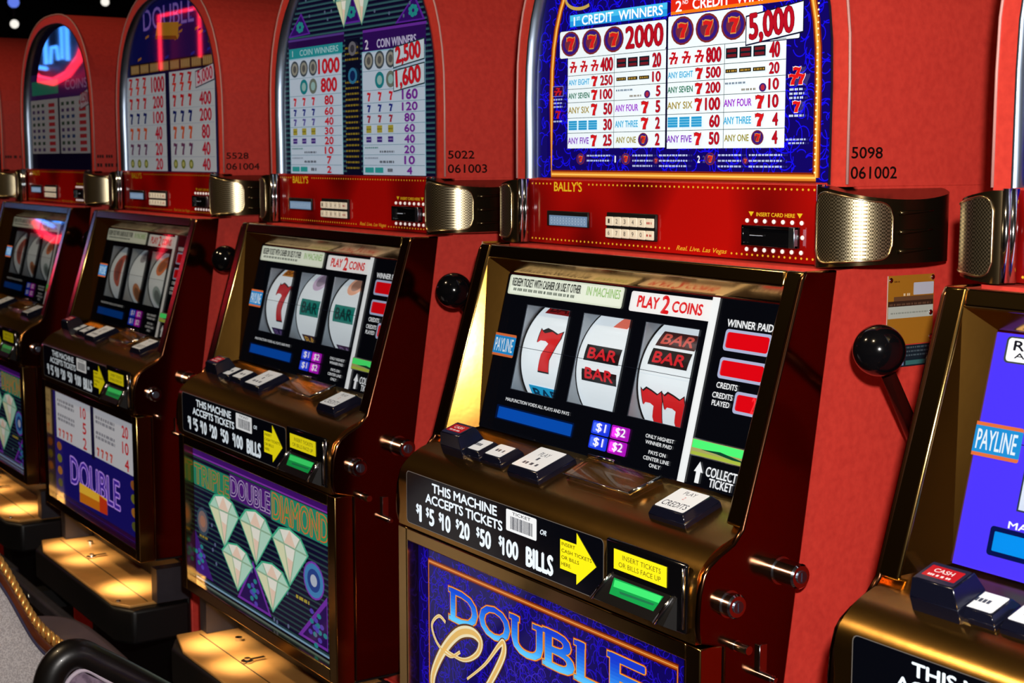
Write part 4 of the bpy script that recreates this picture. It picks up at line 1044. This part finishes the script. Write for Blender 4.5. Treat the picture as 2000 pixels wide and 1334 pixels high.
SC_ = {'c': screen_c, 'b': screen_b, 'a': screen_b, 'd': screen_d}
TOPS = {'c': top_c, 'b': top_b, 'a': top_a, 'z': top_z}
BEL = {'c': belly_c, 'b': belly_b, 'a': belly_a}
def machine(loc, name_label, top, belly, screen, kt, kb, ks, kl, kstrip, numbers, full=True):
    m = empty('slot_machine', (loc[0], loc[1], ZB)); tag(m, name_label, 'slot machine', 'slot machines in the row')
    S = lambda key, mk: shared(key, mk)(m)
    S('cab', p_cabinet); S('edge', p_edge); S('chr', p_chrome)
    for sx in (1, -1): S('pil%d' % sx, p_pillar(sx)); S('pod%d' % sx, p_pod(sx)); S('fl%d' % sx, p_flank(sx))
    S('door', p_door); S('rev', p_reveal); S('lip', p_lip); S('bf', p_bellyframe)
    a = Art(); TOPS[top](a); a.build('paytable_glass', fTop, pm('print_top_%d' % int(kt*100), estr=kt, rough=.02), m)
    st = MB().box(-.2600,.2600,-.0003,.004,1.4215,1.5000).build('info_strip', stripmat(kstrip), m)
    a = Art(); strip_art(a); a.build('strip_lettering', fStrip, pm('print_strip_%d' % int(kstrip*100), estr=kstrip*2.2), st)
    S('key', p_keypad); S('lcd', p_lcd); S('card', p_card)
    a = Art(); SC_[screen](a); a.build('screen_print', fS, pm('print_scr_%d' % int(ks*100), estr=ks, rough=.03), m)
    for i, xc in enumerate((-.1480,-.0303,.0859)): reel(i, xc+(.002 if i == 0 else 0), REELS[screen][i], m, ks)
    if full:
        q = fS(-.03, -.020, -.004); d = bpy.data.lights.new('reel_lamp', 'AREA'); d.energy = .55*ks; d.shape = 'RECTANGLE'; d.size = .36; d.size_y = .008; d.color = (.92, .97, 1)
        lo = bpy.data.objects.new('reel_lamp', d); COL.objects.link(lo); lo.parent = m; lo.location = q; lo.rotation_euler = (fS(-.03,-.09,-.012)-q).to_track_quat('-Z','Y').to_euler(); keep = (lo, q)
    else: keep = None
    S('wb', p_windowbox); S('pane', p_pane); S('pay', p_payline(None)); S('grn%d' % int(kl*100), p_green(kl))
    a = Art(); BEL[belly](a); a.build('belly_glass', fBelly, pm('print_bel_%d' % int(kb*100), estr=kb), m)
    S('tick%d' % int(kl*100), p_ticket_panel(kl)); S('acc%d' % int(kl*100), p_acceptor(kl))
    S('coin', p_coin)
    cw = pm('cap_%d' % int(kl*100), estr=kl*.45, rough=.25, dull=.8)
    WF = (232, 236, 240); dk = (70, 76, 90)
    button('service_button', -.2300,-.1890,.0150,.0420,.030, cw, m, .004, 'tall black button with red face', {'face': (30,34,60), 'inner': ((-.2260,.0215,-.1935,.0370), (180,20,34)), 'text': [('CASH', -.2200,.0290,-.2010,.0340,(235,220,225),.02)], 'micro': [(-.2215,.0235,-.1985,.0260,(235,220,225))]})
    button('bet_button', -.1960+.002,-.1600,.0200,.0460,.012, cw, m, .004, None, {'face': WF, 'micro': [(-.186,.031,-.168,.036,dk)]})
    button('bet_button', -.1480,-.1130,.0200,.0470,.012, cw, m, .004, None, {'face': WF, 'micro': [(-.139,.031,-.121,.036,dk)]})
    button('change_button', -.0800,-.0260,.0130,.0600,.014, cw, m, .0045, 'large white topped button', {'face': WF, 'text': [('PLAY', -.063,.042,-.044,.050,dk,.0), ('1', -.056,.033,-.052,.039,dk,.0)], 'micro': [(-.068,.022,-.038,.027,dk)]})
    button('spin_button', .1740,.2210,.0180,.0580,.014, cw, m, .005, 'large white topped play button', {'face': WF, 'text': [('PLAY', .1880,.0475,.2060,.0535,dk,.0), ('2', .1955,.0390,.1985,.0440,(200,90,90),.0), ('CREDITS', .1790,.0240,.2160,.0330,(30,34,50),.0)]})
    S('l1', p_lock(-.0815, 1.1310, .0125, .030)); S('l2', p_lock(-.1470, 1.1085, .0120, .014)); S('l3', p_lock(-.1370, 1.0660, .0050, .020, False)); S('lat', p_latch)
    S('han', p_handle)
    S('plate', rating_plate)
    if numbers: decal(m, numbers)
    for o in m.children:
        o.location = (0, 0, -ZB)
    if keep: keep[0].location = keep[1]+Vector((0, 0, -ZB))
    return m
NUM = lambda a_, b_: [(a_, .0050, .0480, 1.5270, 1.5380), (b_, .0045, .0690, 1.5072, 1.5190)]
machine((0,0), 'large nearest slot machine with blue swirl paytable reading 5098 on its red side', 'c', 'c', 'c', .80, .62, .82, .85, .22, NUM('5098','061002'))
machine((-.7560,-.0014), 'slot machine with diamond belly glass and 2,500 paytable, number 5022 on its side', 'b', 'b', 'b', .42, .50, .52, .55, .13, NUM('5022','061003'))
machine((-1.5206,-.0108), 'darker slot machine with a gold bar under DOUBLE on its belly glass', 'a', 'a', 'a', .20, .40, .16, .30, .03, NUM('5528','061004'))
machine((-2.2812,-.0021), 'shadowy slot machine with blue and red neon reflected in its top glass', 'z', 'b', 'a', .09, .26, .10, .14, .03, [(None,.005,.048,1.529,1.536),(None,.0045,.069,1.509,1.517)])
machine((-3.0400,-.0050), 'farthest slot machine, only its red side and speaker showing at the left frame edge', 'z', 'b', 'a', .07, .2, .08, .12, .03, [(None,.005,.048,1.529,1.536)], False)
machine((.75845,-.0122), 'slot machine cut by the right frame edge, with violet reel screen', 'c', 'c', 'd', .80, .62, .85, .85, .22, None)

# ================================================================ stands with their brass topped trays
def stand(x, y, label):
    r = empty('machine_stand', (x, y, 0)); tag(r, label, 'stand', 'red stands under the slot machines')
    def s_body(p): return MB().box(-.289,.289,-.085,.42,0,.784).build('stand_body', RED, p, bevel=.002, segs=1)
    def s_cheek(sx):
        def mk(p):
            a0, a1 = (.262,.290) if sx > 0 else (-.290,-.262)
            return MB().box(a0,a1,-.150,-.086,.7215,.784).build('side_cheek', GREYP, p)
        return mk
    def s_box(p):
        b = MB(); P = [(-.291,-.088),(-.291,-.196),(-.245,-.2195),(.250,-.2195),(.291,-.196),(.291,-.088)]
        b.prism_z(P, .6500, .7150); o = b.build('tray_box', BLACKM, p, bevel=.006, segs=3); return o
    def s_tray(p):
        P = [(-.288,-.090),(-.288,-.194),(-.200,-.2165),(.235,-.2175),(.272,-.196),(.272,-.090)]
        o = MB().prism_z(P, .7150, .7205).build('tray_top', TRAYB, p, bevel=.0015, segs=2)
        MB().box(-.270,.265,-.1605,-.1590,.7205,.7212).build('seam', BLACKM, o)
        MB().sphere((.235,-.204,.7210), .005, 12, 6, 1, 1, .6).build('tray_screw', CHROME, o, smooth=True)
        k = MB(); k.tube([(-.09,-.150,.7210),(-.09,-.150,.724)], .010, 16); k.tube([(-.09,-.150,.724),(-.09,-.150,.728)], .005, 12); k.box(-.094,-.086,-.152,-.120,.7225,.7250)
        k.build('tray_catch', CHROME, o, smooth=False)
        k = MB(); k.tube([(-.20,-.118,.720),(-.20,-.118,.7265)], .006, 12); k.build('tray_lock', CHROME, o)
        return o
    def s_rail(p):
        o = MB().box(-.376,.376,-.250,-.226,.612,.642).build('bumper_rail', GREYP, p, bevel=.006, segs=2)
        MB().sphere((-.20,-.250,.627), .008, 12, 8, 1, .6, 1).build('rail_bolt', CHROME, o, smooth=True)
        MB().box(-.22,-.18,-.230,-.086,.6,.640).build('rail_bracket', BLACKM, o); return o
    def s_front(p): return MB().box(-.2885,.2885,-.092,-.086,.11,.784).build('dark_front_cover', BLACKM, p, bevel=.002, segs=1)  # black sheet added so the red front stays dark under belly and tray
    def s_plinth(p): return MB().box(-.285,.285,-.20,-.086,0,.10).build('toe_kick', BLACKM, p)
    for k, f in (('s1', s_body), ('s2', s_cheek(1)), ('s3', s_cheek(-1)), ('s4', s_box), ('s5', s_tray), ('s6', s_plinth), ('s7', s_rail), ('s8', s_front)): shared(k, f)(r)
    if x < .5 and x > -3:
        for lx, pw in ((-.21, 1.1), (-.09, .9), (.16, 1.6)):    # small lamps under the belly door light the tray
            _l = lamp('tray_lamp', 'SPOT', (x+lx, y-.172, .794), pw, (1, .78, .50), .010, None, (x+lx, y-.158, .72)); _l.data.spot_size = 1.75; _l.data.spot_blend = 1.0
    return r
for x, y, l in ((.75845,-.0122,'red stand under the slot machine at the right frame edge'),(0,0,'red stand under the nearest complete slot machine'),
                (-.7560,-.0014,'red stand with brass tray below the diamond belly glass'),(-1.5206,-.0108,'red stand with lamplit brass tray below the gold bar belly glass'),
                (-2.2812,-.0021,'red stand with brass tray at the left frame edge'),(-3.0400,-.0050,'red stand under the farthest slot machine')):
    stand(x, y, l)
# ================================================================ chairs
def catmull(P, k=8):
    out = []
    for i in range(len(P)-1):
        p0, p1, p2, p3 = [Vector(P[max(0, min(len(P)-1, j))]) for j in (i-1, i, i+1, i+2)]
        for j in range(k):
            f = j/k; out.append(.5*(2*p1+(p2-p0)*f+(2*p0-5*p1+4*p2-p3)*f*f+(3*p1-p0-3*p2+p3)*f**3))
    out.append(Vector(P[-1])); return out
def rope_chair():
    r = empty('chair', (-1.17, -.62, 0)); tag(r, 'beige fabric chair back edged with gilt rope at the lower left corner', 'chair')
    inv = Vector((1.17, .62, 0))
    near = [(-.930,-.262,.660),(-.930,-.2788,.6805),(-.930,-.3369,.7090),(-.930,-.3853,.7380),(-.930,-.4318,.7810),(-.930,-.4692,.8270),(-.930,-.5114,.9160),(-.928,-.548,.972),(-.924,-.585,.994)]
    crest = near+[(-.922,-.620,1.000)]+[(x, -1.24-y, z) for x, y, z in near[::-1]]
    pts = catmull(crest, 10); n = len(pts)
    v = []; f = []
    for p in pts:                       # outer fabric: a gently domed panel hanging from the trim
        for k in range(7):
            t = k/6; yy = -.62+(p.y+.62)*(1-.04*t); v.append(Vector((p.x+.006+.018*math.sin(math.pi*t), yy, (p.z-.026)*(1-t)+.50*t))+inv)
    for i in range(n-1):
        for k in range(6): f.append((7*i+k, 7*i+k+1, 7*i+k+8, 7*i+k+7))
    o = mesh_obj('back_panel', v, f, FABRIC, r, smooth=True)
    MB().tube([p+inv+Vector((.008,0,-.019)) for p in pts], .0075, 10).build('wood_rail', WOOD, r, smooth=True)
    MB().tube([p+inv+Vector((-.016,0,.002)) for p in pts], .0060, 8).build('inner_rail', WOOD, r, smooth=True)
    MB().tube([p+inv+Vector((.0165,0,-.0330)) for p in pts], .0022, 6).build('stitched_edge', mat('stitch_blue', rgb(70, 66, 96), .7), r, smooth=True)
    b = MB(); L = [0]
    for i in range(1, n): L.append(L[-1]+(pts[i]-pts[i-1]).length)
    def at(l):
        l = max(0, min(L[-1]-1e-5, l)); i = next(q for q in range(n-1) if L[q+1] >= l); t = (l-L[i])/(L[i+1]-L[i]); return pts[i].lerp(pts[i+1], t), (pts[i+1]-pts[i]).normalized()
    l = 0
    while l < L[-1]-.026:
        P_ = []
        for k in range(7):
            t = k/6; p, d = at(l+.026*t); a = Vector((1, 0, 0)); c = d.cross(a); th = math.pi*(t-.5)*.95
            P_.append(p+inv+(a*math.cos(th)+c*math.sin(th))*.0085)
        b.tube(P_, [.0018,.0034,.0042,.0044,.0042,.0034,.0018], 6); l += .0115
    b.build('rope_trim', ROPE, r, smooth=True)
    v = []; f = []
    for p in pts:
        for k in range(3): t = k/2; v.append(Vector((p.x-.022-.01*t, p.y, (p.z-.006)*(1-t)+.52*t))+inv)
    for i in range(n-1):
        for k in range(2): f.append((3*i+k+1, 3*i+k, 3*i+k+3, 3*i+k+4))
    mesh_obj('inner_back', v, f, VINYL, r, smooth=True)
    s = MB(); P = []
    for i in range(40):
        t = 2*math.pi*i/40; c_, s_ = math.cos(t), math.sin(t); P.append((math.copysign(abs(c_)**.45, c_)*.240-.010, math.copysign(abs(s_)**.45, s_)*.356))
    s.prism_z(P, .60, .690); s.build('seat', VINYL, r, bevel=.02, segs=4)
    MB().box(-.20,.20,-.30,.30,.50,.60).build('seat_frame', BLACKM, r, bevel=.01, segs=2)
    for sx in (-1, 1):
        for yy in (-.27, .27): MB().tube([(sx*.18,yy,.51),(sx*.19,yy,0.0)], [.020,.014], 10).build('leg', WOOD, r, smooth=True)
    return r
rope_chair()
def near_chair():
    r = empty('chair', (-.62, -.49, 0)); tag(r, 'chair whose padded black top rail crosses the bottom edge of the frame', 'chair')
    inv = Vector((.62, .49, 0))
    crest = [(x, y+.022, z) for x, y, z in [(-.45,-.606,.70),(-.45,-.606,.80),(-.45,-.603,.875),(-.45,-.592,.910),(-.45,-.568,.922),(-.45,-.540,.905),(-.45,-.505,.880),(-.45,-.465,.850),(-.45,-.420,.815),(-.45,-.385,.770),(-.45,-.375,.70)]]
    pts = [p+inv for p in catmull(crest, 6)]; n = len(pts)
    MB().tube(pts, [.008]+[.0200]*(n-2)+[.008], 14).build('top_rail', mat('black_vinyl', rgb(16, 13, 12), .35, coat=.15), r, smooth=True)
    MB().tube([p+Vector((.014,(-.4885-p.y+inv.y)*.11,-.017)) for p in pts], .0030, 8).build('piping', PIPING, r, smooth=True)
    v = []; f = []
    for p in pts:
        for k in range(3): v.append(Vector((p.x+.012-.006*k, p.y+(-.4885+inv.y-p.y)*.12*(1+k), (p.z-.014)*(1-k/2)+.55*k/2)))
    for i in range(n-1):
        for k in range(2): f.append((3*i+k, 3*i+k+1, 3*i+k+4, 3*i+k+3))
    mesh_obj('back_panel', v, f, mat('mauve_fabric', rgb(150, 130, 150), .8, noise=(120, rgb(110, 92, 112), 3, .4, .6)), r, smooth=True)
    MB().box(-.17,.17,-.11,.11,.50,.62).build('seat', VINYL, r, bevel=.03, segs=4)
    for sx in (-1, 1):
        for yy in (-.09, .09): MB().tube([(sx*.14,yy,.51),(sx*.15,yy,0.0)], [.020,.014], 10).build('leg', WOOD, r, smooth=True)
near_chair()

# ================================================================ neon sign across the aisle (seen mirrored in the far glasses)
BLUEN = mat('neon_blue', rgb(60, 130, 255), .3, emit=(.06, .30, 1.0, 1), estr=9)
REDN = mat('neon_red', rgb(255, 30, 40), .3, emit=(1.0, .02, .05, 1), estr=9)
ng = empty('neon_sign', (-12.4, -3.0, 2.2)); tag(ng, 'blue and red neon tube sign mirrored in the far machine glass', 'sign')
b = MB()
b.tube([(-.30,0,.20),(-.30,0,.56),(-.22,0,.62),(.30,0,.62),(.36,0,.56),(.36,0,.20)], .020, 8); b.tube([(.20,0,.22),(.20,0,.60)], .016, 8); b.tube([(-.16,0,.20),(-.12,0,.34),(.04,0,.34),(.08,0,.22)], .016, 8); b.tube([(-.9,0,.22),(-.3,0,.16)], .018, 8)
b.build('blue_tube', BLUEN, ng, smooth=True)
MB().tube([(-.90,0,.18),(-.55,0,.08),(-.10,0,.03),(.35,0,.08),(.70,0,.20),(.86,0,.32)], .034, 8).build('red_tube', REDN, ng, smooth=True)
MB().box(-1.0,1.0,-.12,-.08,-.1,.8).build('backing_board', BLACKM, ng)
ng = empty('neon_sign', (-9.3, -3.0, 2.2)); tag(ng, 'thin red neon frame mirrored in the gold bar machine glass', 'sign')
b = MB(); b.tube([(-.38,0,0),(-.38,0,.40),(.42,0,.40),(.42,0,.05)], .013, 8); b.build('red_tube', REDN, ng, smooth=True)
MB().box(-.45,.5,-.09,-.06,-.05,.45).build('backing_board', BLACKM, ng)

# ================================================================ small far lamps
LAMPW = mat('lamp_glow', rgb(255, 250, 235), .3, emit=(1, .95, .85, 1), estr=1.0)
LAMPB = mat('lamp_blue', rgb(90, 120, 255), .3, emit=(.15, .25, 1, 1), estr=.8)
def far_lamp(x, y, z, label, blue=False):
    r = empty('pendant_lamp', (x, y, 3.1)); tag(r, label, 'lamp', 'far ceiling lamps')
    MB().tube([(0,0,0),(0,0,z-3.1+.05)], .008, 6).build('cord', BLACKM, r)
    MB().sphere((0,0,z-3.1), .026, 14, 8).build('bulb', LAMPW, r, smooth=True)
    if blue: MB().sphere((0,0,z-3.1+.13), .034, 14, 8).build('blue_shade', LAMPB, r, smooth=True)
    MB().tube([(0,0,0),(0,0,-.03)], .05, 14).build('canopy', BLACKM, r)
far_lamp(-8.0, 1.469, 2.342, 'far blue shaded lamp at the upper left corner', True)
far_lamp(-8.0, 2.034, 2.506, 'far white lamp near the top edge between the two leftmost arches')
